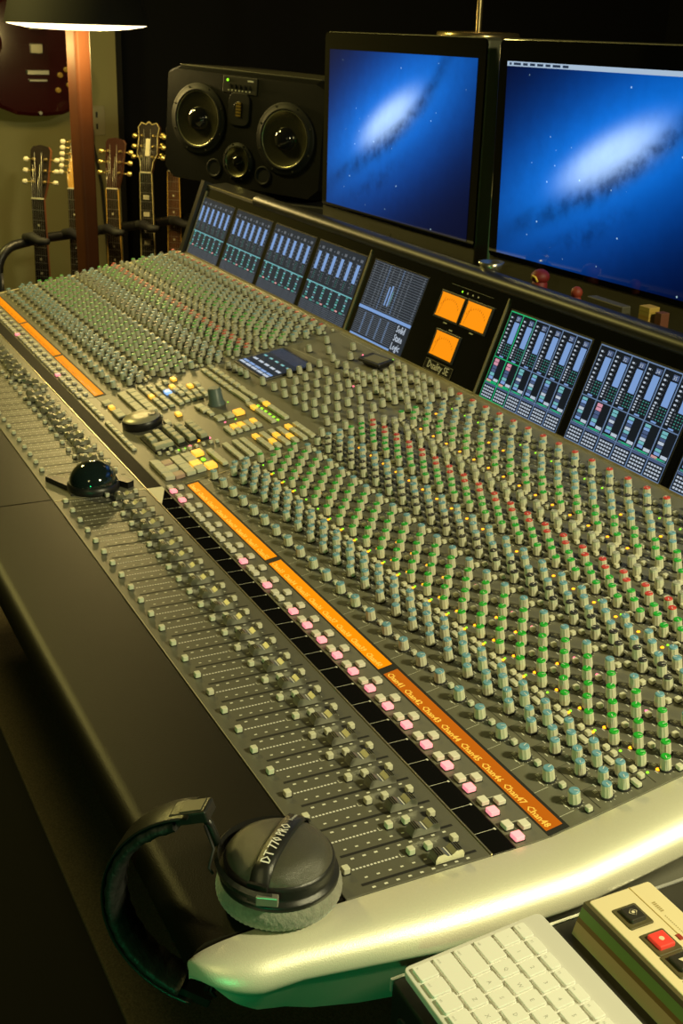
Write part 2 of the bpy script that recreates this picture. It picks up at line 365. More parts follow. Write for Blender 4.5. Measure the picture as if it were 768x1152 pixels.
for x0 in (0, -L1):
    for k in range(24):
        for v, t, c in ((49, 9, 'k'), (108, 13.8, 'v'), (118, 31, 'k'), (118, 19, 'k'), (217.5, 15, 'k'), (227, 10.5, 'k'), (318.5, 41-1, 'k'), (350, 9, 'k'), (354, 26, 'k'), (384, 10, 'k'), (387, 28, 'k'), (412, 4.5, 'k'),
                        (428, 26, 'k'), (464, 8.4, 'k'), (489, 30, 'k'), (503.5, 7.5, 'k'), (524, 10, 'k'), (186, 8, 'k'), (156, 8, 'k'), (262, 7.5, 'k'), (294, 8, 'k')): kb_(x0-k*P-t/1000, v/1000, c)
A_ = [(-1479, 45, 'b'), (-1456, 45, 'b'), (-1431, 45, 'b'), (-1405, 45, 'b'), (-1382, 45, 'b'), (-1358, 45, 'b'), (-1483, 64, 'b'), (-1457, 64, 'b'), (-1431, 64, 'b'), (-1405, 64, 'b'), (-1380, 64, 'b'), (-1356, 64, 'b'),
 (-1493, 86, 's'), (-1469, 86, 's'), (-1447, 86, 's'), (-1425, 86, 'y'), (-1399, 86, 's'), (-1376, 86, 's'), (-1353, 86, 's'), (-1480, 101, 's'), (-1454, 101, 's'), (-1429, 101, 's'), (-1401, 101, 's'), (-1377, 101, 's'), (-1355, 101, 's'),
 (-1476, 118, 's'), (-1450, 118, 's'), (-1424, 119, 'u'), (-1397, 119, 's'), (-1375, 119, 's'), (-1353, 119, 's'), (-1447, 136, 'y'), (-1423, 136, 's'), (-1399, 137, 's'), (-1358, 133, 's'), (-1489, 153, 'y'), (-1437, 149, 's'), (-1413, 149, 's'), (-1384, 148, 's'),
 (-1358, 146, 's'), (-1425, 165, 'y'), (-1388, 162, 's'), (-1357, 159, 's'), (-1426, 179, 's'), (-1392, 175, 's'), (-1361, 173, 's'), (-1487, 135, 's'), (-1319, 65, 's'), (-1296, 95, 'y'), (-1425, 6, 'y'), (-1392, 7, 'b'), (-1369, 7, 'b'), (-1458, 6, 'b'),
 (-1302, 139, 'w'), (-1279, 141, 'w'), (-1255, 143, 's'), (-1221, 147, 'w'), (-1221, 166, 'w'), (-1221, 185, 'Y'), (-1085, 78, 's'), (-1064, 78, 's'), (-1046, 78, 's'), (-1028, 79, 's'),
 (-1094, -17, 'B'), (-1073, -17, 'B'), (-1052, -17, 'B'), (-1028, -17, 'B'), (-1088, 1, 'R'), (-1061, 1, 'B'), (-1029, 1, 'R'), (-1094, 20, 'B'), (-1073, 20, 'B'), (-1051, 20, 'B'), (-1029, 20, 'B'), (-1094, 39, 'B'), (-1073, 39, 'B'), (-1029, 38, 'B'), (-1094, 58, 'Y'), (-1051, 39, 'Y'), (-1029, 57, 'Y'),
 (-1271, 65, 's'), (-1142, 6, 'k'), (-1154, 18, 'k'), (-1131, 18, 'k'), (-1145, 28, 'k'), (-1126, 32, 'k'), (-1126, 44, 'k'), (-1126, 56, 'k'), (-1126, 68, 'k'), (-1126, 81, 'k'), (-1126, 94, 'k'), (-1122, 104, 'k'),
 (-1311, 221, 's'), (-1293, 221, 's'), (-1275, 221, 's'), (-1316, 236, 's'), (-1298, 237, 's'), (-1279, 238, 's')]
for i, x in enumerate((-1244, -1223, -1200, -1180, -1160, -1141)): A_ += [(x, 241, 'y' if i == 1 else 's'), (x, 216, 'y' if i == 1 else 's')]
for j, v in enumerate((139, 152, 165, 177, 189)): A_ += [(-1162, v, 'y' if j in (1, 2, 4) else 's'), (-1141, v, 's')]
for j, v in enumerate((109, 127, 141)): A_ += [(x, v, 's') for x in (-1091, -1071, -1050, -1030)]
for j, v in enumerate((164, 178, 194, 210, 226, 241)):
    for i, x in enumerate((-1091, -1071, -1050, -1031)): A_.append((x, v, 'y' if (j, i) in ((0, 0), (1, 2), (2, 1), (3, 2), (4, 0)) else 's'))
for i in range(7): A_ += [(-1490+i*27, 220, 's'), (-1503+i*28, 238, 's')]
for x in (-1337, -1316, -1294, -1273, -1252, -1231, -1209, -1187): A_.append((x, -27, 't'))
for i in range(6): A_.append((-1504+i*24, -27, 't'))
for x, v, c in A_:
    if v < 0: fb(x/1000, v/1000, c)
    else: kb_(x/1000, v/1000, c)
buttons.sort(key=lambda n: ((n[0].translation-CAM).length/(1.35 if n[1] in 'pcbwBRYsy' else 1) if seen(n[0].translation, -6) else 99))
bmesh_ = {k: v.mesh('push_button') for k, v in BT.items()}
rest = MB()
for i, (M, t) in enumerate(buttons):
    if i < 100:
        o = link('push_button', bmesh_[t], desk, DP @ M)
        if t == 'p': o['label'] = 'push button lit pink'
    else: rest.join(BT[t], M)
dpart('push_button', rest, kind='stuff')
# ---- indicator lights
def led(mt, r=.0015): q = MB(); q.lathe([(r, 0), (r*.95, .0006), (r*.6, .0011), (r*.15, .0013)], mt, 8); return q
LD = {'o': led(L_O, .0023), 'p': led(L_P, .0019), 'g': led(L_G), 'y': led(L_Y, .0016)}
leds = []
for x0 in (0, -L1):
    rr = x0 == 0
    for k in range(24):
        def L(v, t, c, pr=1):
            if random.random() < pr: leds.append((K(x0-k*P-t/1000, v/1000, .0002), c))
        if rr:
            L(128, 21.4, 'g'); L(124.3, 20.3, 'o', .8 if k > 1 else 0); L(139, 19.5, 'o', .85 if k > 1 else .4); L(169, 18.8, 'o', .8 if 1 < k < 23 else 0)
            L(190.5, 16.8, 'p', .6); L(280.5, 16.8, 'o', .9); L(288.3, 16.6, 'g', .7); L(396, 16, 'o', .85); L(449, 14.3, 'o', .35); L(481, 14, 'g', .7); L(154, 27, 'o', .5)
        else:
            L(119, 25, 'o', 1 if k in (0, 1, 2, 3, 4, 5, 8) else 0); L(280.5, 16.8, 'o', .06); L(396, 16, 'g', .15)
for x, v, c in ((-1137, 38, 'g'), (-1136, 49, 'g'), (-1139, 60, 'p'), (-1137, 70, 'y'), (-1153, 80, 'o'), (-1151, 100, 'p'), (-1082, 83, 'p'), (-1055, 83, 'p'), (-1201, 170, 'g'), (-1201, 150, 'p'), (-1293, 192, 'g'), (-1270, 530, 'g'), (-1340, 500, 'p'), (-1400, 512, 'g'), (-1195, 405, 'p')):
    leds.append((K(x/1000, v/1000, .0002) @ Matrix.Scale(1.7 if x > -1160 and v < 110 else 1, 4), c))
for x in (-1233, -1215, -1197, -1178, -1161, -1143): leds.append((K(x/1000, .2275, .0004) @ Matrix.Diagonal((3, 1.6, 1, 1)), 'g'))
for x in (-1068, -1046): leds.append((K(x/1000, .058, .0004) @ Matrix.Diagonal((4.4, 2.6, 2, 1)), 'g'))
leds.sort(key=lambda n: ((n[0].translation-CAM).length if seen(n[0].translation, -6) else 99))
lmesh = {k: v.mesh('indicator_light') for k, v in LD.items()}
rest = MB()
for i, (M, t) in enumerate(leds):
    if i < 100:
        o = link('indicator_light', lmesh[t], desk, DP @ M)
    else: rest.join(LD[t], M)
dpart('indicator_light', rest, kind='stuff')
# ---- fader knobs
def fader_cap():
    q = MB(); q.box(-.0018, .0018, -.004, .004, -.002, .004, BLACKM)
    pr = [(-.0145, .003), (-.0145, .0075), (-.0125, .0115), (-.0065, .0120), (-.0022, .0090), (0, .0086), (.0022, .0090), (.0065, .0120), (.0125, .0115), (.0145, .0075), (.0145, .003)]
    q.prism(pr, -.0062, .0062, CHROME); q.box(-.0063, .0063, -.0005, .0005, .0086, .0091, KW)
    for i in range(3):
        for s_ in (-1, 1): q.box(-.0055, .0055, s_*(.0075+i*.0022)-.0003, s_*(.0075+i*.0022)+.0003, .0117, .0124, BLACK)
    return q
fm = fader_cap().mesh('fader_knob')
for i, x in enumerate(FXR): link('fader_knob', fm, desk, DP @ Matrix.Translation((x, -.1055-.004*(i/23), 0)))
for i, x in enumerate(FXC): link('fader_knob', fm, desk, DP @ Matrix.Translation((x, -.108+random.uniform(-.006, .006), 0)))
for i, x in enumerate(FXL):
    if i < 16: link('fader_knob', fm, desk, DP @ Matrix.Translation((x, -.107+(.02 if i in (2, 3) else 0)+random.uniform(-.008, .008), 0)))
# ---- centre section: keypad, jog wheel, level knob, small screen
b = MB()
for (x0, x1, v0, v1) in ((-1.237, -1.150, .001, .040), (-1.245, -1.150, .044, .061), (-1.240, -1.150, .064, .080), (-1.235, -1.148, .084, .100)): b.bbox(x0, x1, v0, v1, 0, .004, BLACKM, .001)
kp = dpart('keypad', b, MK)
def kkey(w_, d): q = MB(); q.bbox(-w_/2, w_/2, -d/2, d/2, .004, .0115, mat('key_grey', (.40, .40, .30), .45), .0015, round_=.0015); return q.mesh('key')
k1 = kkey(.0175, .0125); k2 = kkey(.017, .0340)
for v, xs in ((.0525, (-1.235, -1.213, -1.190, -1.167)), (.072, (-1.230, -1.208, -1.185, -1.162)), (.092, (-1.226, -1.205, -1.184, -1.160)), (.031, (-1.225, -1.205, -1.186)), (.013, (-1.218, -1.195))):
    for x in xs: link('key', k1, kp, Matrix.Translation((x, v, 0)))
link('key', k2, kp, Matrix.Translation((-1.164, .021, 0)))
b = MB(); b.lathe([(.033, 0), (.036, .003), (.036, .013), (.034, .016)], BLACK, 40); jw = dpart('jog_wheel', b, K(-1.298, .0265, 0))
b = MB(); b.lathe([(.0335, .016), (.0315, .0185), (.010, .0192), (.001, .0188)], mat('wheel_top', (.42, .40, .30), .35, metal=.2), 40); b.lathe([(.007, .0200), (.006, .0203)], BLACK, 16, Matrix.Translation((.006, .019, 0))); part('wheel_top', b, jw)
b = MB(); b.lathe([(.0165, 0), (.0165, .003), (.0135, .005), (.0125, .030), (.0105, .0325)], mat('knob_slate', (.11, .15, .14), .4), 28, flute=.04); dpart('level_knob', b, K(-1.300, .172, 0))
SCRB = glow('screen_base', (.10, .14, .22), .16, rough=.15)
b = MB(); b.bbox(-1.503, -1.348, .289, .401, 0, .003, BLACK, .001); b.box(-1.498, -1.353, .294, .396, .003, .0036, SCRB)
SB = glow('scr_blue', (.25, .44, .85), .75); SC = glow('scr_cyan', (.25, .72, .78), .62); SW = glow('scr_white', (.62, .72, .85), .75); SN = glow('scr_navy', (.10, .16, .34), .6)
SG = glow('scr_green', (.01, .62, .22), .75); SPK = glow('scr_pink', (.85, .38, .50), .75); SLI = glow('scr_line', (.20, .32, .55), .65); SRD = glow('scr_rose', (.95, .42, .42), .8); STL = glow('scr_teal', (.08, .45, .38), .55); SGR = glow('scr_grey', (.20, .24, .30), .5)
for i in range(5):
    for j, v in enumerate((.298, .306)): b.quad(-1.496+i*.029, -1.471+i*.029, v, v+.006, .0039, SB if j else SW)
for i in range(5): b.quad(-1.490+i*.028, -1.470+i*.028, .325, .331, .0039, SW); b.quad(-1.488+i*.028, -1.474+i*.028, .348, .353, .0039, SC)
for i in range(8): b.quad(-1.497, -1.354, .366+i*.0035, .3665+i*.0035, .0039, SN)
dpart('centre_screen', b, MK)
# far-left trim, end plate
CREAM = mat('end_strip_cream', (.72, .64, .44), .4)
m = MB(); m.box(XL-.009, XL, -.06, .0, -.02, .004, CREAM); m.box(XL-.009, XL, 0, DK+.005, -.02, .004, CREAM, MK); m.box(XL-.03, XL-.009, -.3, .0, -.05, .001, BLACK); m.box(XL-.03, XL-.009, 0, DK, -.05, .001, BLACK, MK); dpart('left_end_trim', m)
# ---- right end cap: rounded cast silver shell
def cap_ring(y, z0, k, zb, kt=1):
    wf_ = min(1, max(0, (y+.28)/.14)); xw = .047+.014*wf_; xo = xw*k; pts = []
    top = z0-.018*(1-kt); hx = .030
    pts.append((.0005, top-.0010)); pts.append((.010*k, top+.0010)); pts.append((.020*k, top+.0012))
    rx, rz = xw-.020, (.020+.008*wf_)*max(kt, .5)
    for i in range(1, 11):
        a = PI/2*(1-i/10); pts.append(((.020+rx*math.cos(a))*k, top+.0012-rz+rz*math.sin(a)))
    zl = top+.0012-rz; zz = min(zb, zl-.006); mm = min(1, (zl-zz)/.05); nf = min(1, max(0, (-.288-y)/.035)); lr = .008+.020*nf
    for i in range(1, 7): a = math.radians(-60*i/6); pts.append((xo-lr*k+lr*k*math.cos(a), zl+lr*mm*math.sin(a)))
    xm, zm = pts[-1]; xe = (.009+.020*nf)*k
    for i in range(1, 5): t = i/4; pts.append((xm+(xe-xm)*t, zm+(zz-zm)*t))
    pts += [(xe-.003*k, zz), (xe-.003*k, top-.02*k-.004), (.0005, top-.016*k-.002)]
    return [(x, y, z) for x, z in pts]
st = []
for i in range(12):
    s_ = (i+.25)/11.25; ang = PI/2*s_; d = 1-math.cos(ang)     # nose
    k = max(math.sin(ang), .12); y = -.352+.055*d
    st.append((y, 0, k, -.012-.060*d, .25+.75*math.sin(ang)))
for y in (-.27, -.245, -.2, -.15, -.1, -.06, -.02): st.append((y, 0, 1, {-.27: -.084, -.245: -.095, -.2: -.108, -.15: -.118, -.1: -.126, -.06: -.134, -.02: -.14}[y], 1))
for i in range(12): y = .0+i*.048; st.append((y, max(0, math.tan(TK)*y) if i else .0008, 1, -.14, 1))
b = MB(); rings = [cap_ring(*s_) for s_ in st]; N = len(rings[0]); fs = []
for j in range(len(rings)-1):
    for i in range(N): k = (i+1) % N; fs.append((j*N+i, (j+1)*N+i, (j+1)*N+k, j*N+k))
fs += [tuple(range(N)), tuple(reversed(range((len(rings)-1)*N, len(rings)*N)))]
b.add(sum(rings, []), fs, SILVER, None, True); o = dpart('end_cap', b)
es = o.modifiers.new('es', 'EDGE_SPLIT'); es.split_angle = math.radians(50)

# ---- meter bridge
XB = XL+.004
m = MB(); m.prism([(DK*math.cos(TK)-.002, DK*math.sin(TK)-.03), (DK*math.cos(TK), DK*math.sin(TK))] + [tuple((MBR @ Vector((0, .186, 0)))[1:])] + [(.62, .256), (.664, .256), (.665, .0), (.56, .0)], XB, -.004, GLOSS); dpart('meter_bridge', m)
rp = MBR @ Vector((0, .196, -.012))
m = MB(); pr = []
for i in range(14):
    a = math.radians(-60+i*210/13); pr.append((rp.y-.0+.021*math.cos(a+PI/2+.35), rp.z+.017*math.sin(a+PI/2+.35)))
pr = [(rp.y+.021*math.cos(math.radians(t)), rp.z+.016*math.sin(math.radians(t))) for t in range(215, 55, -12)]+[(.634, .263), (.665, .262), (.665, .255), (.62, .252)]
m.prism(list(reversed(pr)), -2.165, -.002, mat('rail_satin', (.010, .010, .008), .42, spec=.35), smooth=True); o = dpart('bridge_rail', m); es = o.modifiers.new('es', 'EDGE_SPLIT'); es.split_angle = math.radians(40)
m = MB(); m.prism([tuple((MBR @ Vector((0, .184, .0)))[1:]), tuple((MBR @ Vector((0, .193, .0)))[1:]), (.66, .276), (.66, .258)], XB, -2.166, BLACK); m.box(XB, -2.166, .1912, .1928, 0, .0012, TRIM, MBR); dpart('bridge_rail', m)
m = MB(); m.box(XL, -.003, -.010, -.002, .000, .0035, TRIM, MBR @ Matrix.Translation((0, .004, 0))); dpart('trim_strip', m)
for x in (-L0-.006, -L1-.001, XL+.014):
    m = MB(); m.box(x, x+.0028, .0, .176, 0, .0035, TRIM, MBR); dpart('divider_strip', m)
m = MB(); m.box(XL-.02, XL+.004, -.03, .20, -.09, .012, BLACK, MBR); dpart('left_cheek', m)
# channel screens
def screen(x0, x1, near, first):
    b = MB(); W = x1-x0; H = .1585; b.box(x0-.003, x1+.003, -.001, H+.003, 0, .0006, BLACK); b.box(x0, x1, .002, H, .0006, .0010, glow('screen_black', (.012, .018, .028), .5 if near else .5, rough=.12) if near else glow('screen_black_far', (.06, .08, .11), .32, rough=.12))
    cw = W/6; z = .0013
    def q(i, a0, a1, w0, w1, mt): b.quad(x0+cw*(i+a0), x0+cw*(i+a1), .002+w0*(H-.002), .002+w1*(H-.002), z, mt)
    for i in range(6):
        hl = near and first == 25 and i < 2
        if near:
            ln = SG if hl else SLI
            q(i, .0, .03, 0, 1, ln); q(i, .97, 1, 0, 1, ln); q(i, 0, 1, .988, 1, ln); q(i, 0, 1, .468, .478, ln); q(i, 0, 1, 0, .008, ln); q(i, 0, 1, .18, .188, ln)
            q(i, .52, .90, .655, .895, SB)
            q(i, .56, .90, .912, .965, SN); put_text(b, str(first+i), x0+cw*(i+.60), .002+.915*(H-.002), .0085, SW, z+.0003, sx=1.0)
            for r in range(7): q(i, .14, .27, .655+r*.045, .672+r*.045, SW); q(i, .32, .36, .655+r*.045, .668+r*.045, SGR)
            for r in range(5):
                y0 = .515+r*.028
                q(i, .12, .24, y0, y0+.014, SW); q(i, .34, .44, y0, y0+.012, SGR); q(i, .52, .60, y0, y0+.012, STL); q(i, .68, .76, y0, y0+.012, SGR if r % 2 else STL); q(i, .84, .90, y0, y0+.012, STL)
            q(i, .35, .65, .484, .500, SB)
            pk = hl or (first == 31 and i == 1)
            seq = [SPK, SPK, SN, SN, SC, SB] if pk else [[SC, SC, SN, SW, SN, SC, SB], [SC, SB, SN, SW, SC, SN, SB], [SC, SB, SN, SN, SW, SC, SB]][(i+first) % 3]
            n_ = len(seq); hgt = .235/n_
            for r, mt in enumerate(seq): q(i, .16, .48, .455-(r+1)*hgt+.006, .455-r*hgt, mt)
            q(i, .56, .92, .215, .245, SW)
            q(i, .10, .90, .150+.042, .172+.036, STL if not hl else SG); q(i, .3, .75, .193, .207, SG); 
            if hl or (first == 31 and i == 5): q(i, .08, .42, .192, .215, SRD)
            q(i, .06, .95, .158, .176, SN)
            for r in range(4):
                for c in range(5): q(i, .10+c*.165, .22+c*.165, .022+r*.034, .040+r*.034, SW)
        else:
            q(i, .30, .66, .60, .86, SB); q(i, .5, .8, .90, .94, SGR)
            for r in range(8): q(i, .15, .25, .52+r*.055, .54+r*.055, SGR); 
            for r in range(5): q(i, .75, .88, .60+r*.05, .62+r*.05, SGR); q(i, .3, .38, .46+r*.026, .47+r*.026, SGR); q(i, .5, .58, .46+r*.026, .47+r*.026, STL); q(i, .7, .78, .46+r*.026, .47+r*.026, SGR)
            q(i, .0, 1, .405, .420, SC if i % 1 == 0 else SW)
            for r in range(6): q(i, .32, .58, .20+r*.036, .222+r*.036, [STL, SC, SGR, SC, STL, SC][(r+i) % 6])
            q(i, .10, .50, .155, .180, STL); q(i, .55, .85, .160, .180, SRD if (i+first) % 2 else SGR)
            for r in range(6): q(i, .03, .97, .010+r*.024, .018+r*.024, SGR)
    o = dpart('channel_screen', b, MBR); return o
e = .012
for j in range(4): screen(XL+6*P*j+e, XL+6*P*(j+1)-e, False, 1+6*j)
for j in range(4): screen(-L0+6*P*j+e, -L0+6*P*(j+1)-e, True, 25+6*j)
# centre automation screen with the maker's name
b = MB(); x0, x1 = -1.488, -1.271; H = .161
b.box(x0-.002, x1+.002, -.001, H+.002, 0, .0006, BLACK); b.box(x0, x1, .001, H, .0006, .001, glow('screen_black_mid', (.035, .045, .060), .55, rough=.12))
W = x1-x0
def qq(a0, a1, w0, w1, mt): b.quad(x0+W*a0, x0+W*a1, H*w0, H*w1, .0013, mt)
for r in range(19): qq(.01, .99, .42+r*.031, .426+r*.031, SGR); 
for c, (a, mt) in enumerate(((.18, SGR), (.25, SGR), (.31, SLI), (.38, SGR), (.50, SGR), (.57, SLI), (.64, SGR), (.72, SGR), (.04, SGR), (.95, SGR))):
    for r in range(24): qq(a, a+.022, .43+r*.0235, .441+r*.0235, mt)
qq(.42, .445, .50, .74, SB); qq(.47, .495, .50, .76, SB); qq(.51, .52, .52, .70, SC)
qq(.0, 1, .365, .405, SB)
for r in range(13): qq(.01, .77, .06+r*.023, .066+r*.023, SGR)
for a in (.15, .3, .45, .6): 
    for r in range(12): qq(a, a+.03, .064+r*.023, .076+r*.023, SLI)
qq(0, .78, .0, .035, SB)
for i, s_ in enumerate(('Solid', 'State', 'Logic')): [put_text(b, s_, x0+W*.79+d_, H*(.262-i*.108), .0200, SW, .0014+d_*.1, sx=.84) for d_ in (0, .0006, .0012)]
dpart('automation_screen', b, MBR)
# VU meters
VU = mat('vu_amber', (.004, .004, .004), .5, spec=.05, emit=(1, .30, .004), estr=1.0); VUD = glow('vu_print', (.70, .10, .0), .5)
for (xa, xb, wa, wb) in ((-1.205, -1.128, .103, .148), (-1.115, -1.038, .103, .148), (-1.178, -1.101, .033, .078)):
    b = MB(); b.bbox(xa-.005, xb+.005, wa-.004, wb+.004, 0, .003, BLACK, .001); b.box(xa, xb, wa, wb, .003, .0034, VU)
    for i in range(11):
        t = math.radians(145-i*11); cx = (xa+xb)/2+.036*math.cos(t); cy = wa+.006+.030*math.sin(t); b.quad(cx-.0006, cx+.0006, cy-.0018, cy+.0018, .0036, VUD)
    b.box(xa, xa+.0015, wa+.002, wb-.002, .0034, .0042, BLACK)
    o = dpart('vu_meter', b, MBR)
    n_ = MB(); n_.add([(xa+.010, wa+.004, .0042), (xa+.0108, wa+.004, .0042), (xa+.018, wb-.008, .0042), (xa+.0172, wb-.008, .0042)], [(0, 1, 2, 3)], VUD); part('needle', n_, o)
b = MB()
for i in range(4): b.quad(-1.150+i*.018, -1.146+i*.018, .158, .161, .0003, L_G if i == 0 else LEGEND)
for x, v in ((-1.172, .094), (-1.082, .094), (-1.146, .085)): b.quad(x, x+.012, v, v+.002, .0003, LEGEND)
b.quad(-1.19, -1.05, .167, .1673, .0003, LEGEND); dpart('meter_legend', b, MBR)
b = MB(); b.bbox(-1.183, -1.085, .003, .024, 0, .0015, mat('plate_black', (.004, .004, .004), .6, spec=.1), .0005)
for (xa, xb, wa, wb) in ((-1.182, -1.086, .0036, .0044), (-1.182, -1.086, .0228, .0236), (-1.182, -1.1812, .004, .0236), (-1.0868, -1.086, .004, .0236)): b.quad(xa, xb, wa, wb, .0017, mat('plate_line', (.25, .23, .15), .4))
[put_text(b, 'Duality SE', -1.1340+d_, .0080, .0200, KW, .0018+d_*.1, align='C', sx=.90) for d_ in (0, .0006, .0011)]; dpart('name_plate', b, MBR)

# ---------------------------------------------------------------- flat box on the console top
t = thing('flat_box', 'small flat black box tilted on the grey centre section below the middle screen', 'box', M=K(-1.268, .492, .008, .12) @ Matrix.Scale(.85, 4))
b = MB(); b.bbox(-.042, .042, -.022, .022, 0, .006, BLACK, .0015, round_=.004); part('case', b, t)
b = MB(); b.bbox(-.026, .032, -.016, .016, .006, .0068, mat('olive_face', (.19, .18, .12), .5), .0004); part('face', b, t)
b = MB()
for sx in (-.03, .03): b.box(sx-.004, sx+.004, -.014, .014, -.0079, 0, BLACK)
part('stand', b, t)

# ---------------------------------------------------------------- trackball on fader panel
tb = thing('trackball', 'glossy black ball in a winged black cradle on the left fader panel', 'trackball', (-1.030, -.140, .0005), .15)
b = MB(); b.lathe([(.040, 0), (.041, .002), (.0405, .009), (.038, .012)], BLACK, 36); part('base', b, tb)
b = MB(); b.plate([(-.032, -.016), (.0, -.036), (-.066, -.052), (-.072, -.046)], 0, .008, BLACK); part('cradle_wing', b, tb); b = MB(); b.plate([(.014, -.044), (-.032, -.030), (-.020, .058), (.012, .060)], -.0003, .002, BLACKM); part('dark_plate', b, tb); b = MB(); b.plate([(.006, .035), (-.022, .030), (-.014, .052), (.024, .058), (.030, .045)], 0, .010, BLACK); part('cradle_wing', b, tb)  # includes a thin dark plate lying flat under the ball
b = MB(); pr = []
for i in range(15): a = PI/2*i/14; pr.append((max(.0375*math.cos(a), .0004), .011+.034*math.sin(a)))
b.lathe(pr, mat('ball_gloss', (.010, .018, .018), .08, coat=.6), 32); part('ball', b, tb)

# ---------------------------------------------------------------- headphones
ed = math.radians(232); HM = Matrix.Translation((-.028, -.260, 0)) @ Matrix.Rotation(ed, 4, 'Z')
hp = thing('headphones', 'black studio headphones with grey velour pads clamped over the armrest corner', 'headphones', M=HM)
VEL = mat('velour_grey', (.23, .225, .18), .95, noise=.35, nscale=180, bump=.8, bscale=220, sheen=.3)
HB = mat('headphone_black', (.016, .016, .014), .30, bump=.15, bscale=1500); HS = mat('dome_speckle', (.065, .062, .045), .33, noise=.5, nscale=1400, bump=.3, bscale=1600); HL = mat('band_leather', (.018, .019, .018), .5, bump=.6, bscale=160)
TXF = 0
def cup(up):
    S = Matrix() if up else Matrix.Translation((.0195, -.0250, -.0455)) @ Matrix.Diagonal((1, 1, -1, 1))
    b = MB(); pr = []
    for i in range(11): a = -PI/2+PI*i/10; pr.append((.041+.0125*math.cos(a), .0145+.0135*math.sin(a)))
    vs = []; n = 72
    b.lathe([(.02, .0015)]+pr+[(.03, .027)], VEL, 132, S, flute=.022); o = part('ear_pad', b, hp)
    b = MB(); b.lathe([(.0500, .024), (.0505, .027), (.0500, .029), (.0465, .030), (.0455, .032), (.0468, .040), (.0460, .0430), (.0445, .0440)], HB, 56, S); c_ = part('ear_cup', b, hp)
    b = MB(); b.lathe([(.0446, .0436), (.042, .0485), (.036, .0530), (.027, .0562), (.016, .0582), (.006, .0590), (.0005, .0592)], HS, 56, S); part('dome', b, c_)
    # strap across the dome, along the world direction far-right to near-left
    wdir = math.atan2(-.235+.292, -.047-.009)-ed
    b = MB(); n = 12; vs = []
    for i in range(n+1):
        u = -.0475+.095*i/n; zt = .0475+.0135*(1-(u/.0475)**2)**.6 if abs(u) < .0475 else .040
        for (vv, dz) in ((-.0085, -.002), (-.0065, .0012), (.0065, .0012), (.0085, -.002)): vs.append((u, vv, zt+dz))
    fs = []
    for i in range(n):
        for k in range(3): a = i*4+k; fs.append((a, a+4, a+5, a+1))
    b.add(vs, fs, HB, S @ Matrix.Rotation(wdir, 4, 'Z'), True)
    for sg in (-1, 1): b.box(sg*.0475-.0015, sg*.0475+.0015, -.0085, .0085, .030, .0475, HB, S @ Matrix.Rotation(wdir, 4, 'Z'))
    if up:
        T = S @ Matrix.Rotation(wdir+PI, 4, 'Z')
    st_ = part('strap', b, c_)
    if up:
        b = MB(); t_ = MB(); [put_text(t_, 'DT 770 PRO', -.033+d_, -.0042, .0118, KW, 0, sx=.80) for d_ in (0, .0004)]; put_text(t_, 'Dynamic', .0245, -.0016, .0042, KW, 0)
        t_.v = [(x, y, .0492+.0135*max(0, 1-(x/.0475)**2)**.6) for x, y, z in t_.v]
        b.join(t_, Matrix.Rotation(wdir+PI*TXF, 4, 'Z')); part('lettering', b, st_)
    # yoke fork
    b = MB(); vs = []; n = 26
    for i in range(n+1):
        a = math.radians(-98+196*i/n); wd = .0075+.006*math.cos(a)**2
        for (r, z) in ((.0500, .040-wd*.5), (.0525, .040-wd*.5), (.0545, .040+wd*.5-.003), (.0515, .040+wd*.5)): vs.append((r*math.cos(a), r*math.sin(a), z))
    fs = [(0, 1, 2, 3), (n*4+3, n*4+2, n*4+1, n*4)]
    for i in range(n):
        for k in range(4): a = i*4; q_ = (k+1) % 4; fs.append((a+k, a+4+k, a+4+q_, a+q_))
    b.add(vs, fs, HB, S); y_ = part('yoke', b, hp)
    for sg in (-1, 1):
        b = MB(); T = S @ Matrix.Rotation(math.radians(97*sg), 4, 'Z'); b.bbox(.0485, .0550, (-.012 if sg > 0 else -.006), (.006 if sg > 0 else .012), .034, .042, mat('pin_silver', (.45, .44, .36), .35, metal=.7), .001, T)
        part('yoke_pin', b, y_)
    return S
cup(True); cup(False)
# headband in the local x-z plane
def arc(R0, cx, cz, a0, a1, n): return [(cx+R0*math.cos(math.radians(a0+(a1-a0)*i/n)), cz+R0*math.sin(math.radians(a0+(a1-a0)*i/n))) for i in range(n+1)]
def band(R0, R1, hw, a0, a1, mt, name, nn=40, wob=0):
    b = MB(); vs = []
    for i in range(nn+1):
        a = math.radians(a0+(a1-a0)*i/nn); wv = wob*math.sin(i*2.1); 
        for k in range(8):
            t = 2*PI*k/8; r = (R0+R1)/2+(R1-R0)/2*(math.cos(t)+wv); vs.append((.054+r*math.cos(a), hw*(abs(math.sin(t))**.6)*(1 if math.sin(t) > 0 else -1), -.0225+r*math.sin(a)))
    fs = [tuple(range(8)), tuple(reversed(range(nn*8, nn*8+8)))]
    for i in range(nn):
        for k in range(8): q_ = (k+1) % 8; fs.append((i*8+k, i*8+q_, (i+1)*8+q_, (i+1)*8+k))
    b.add(vs, fs, mt, None, True); return part(name, b, hp)
band(.0985, .1015, .017, -78, 78, HB, 'headband_shell')
band(.0865, .0988, .019, -70, 70, HL, 'headband_pad', wob=.12)
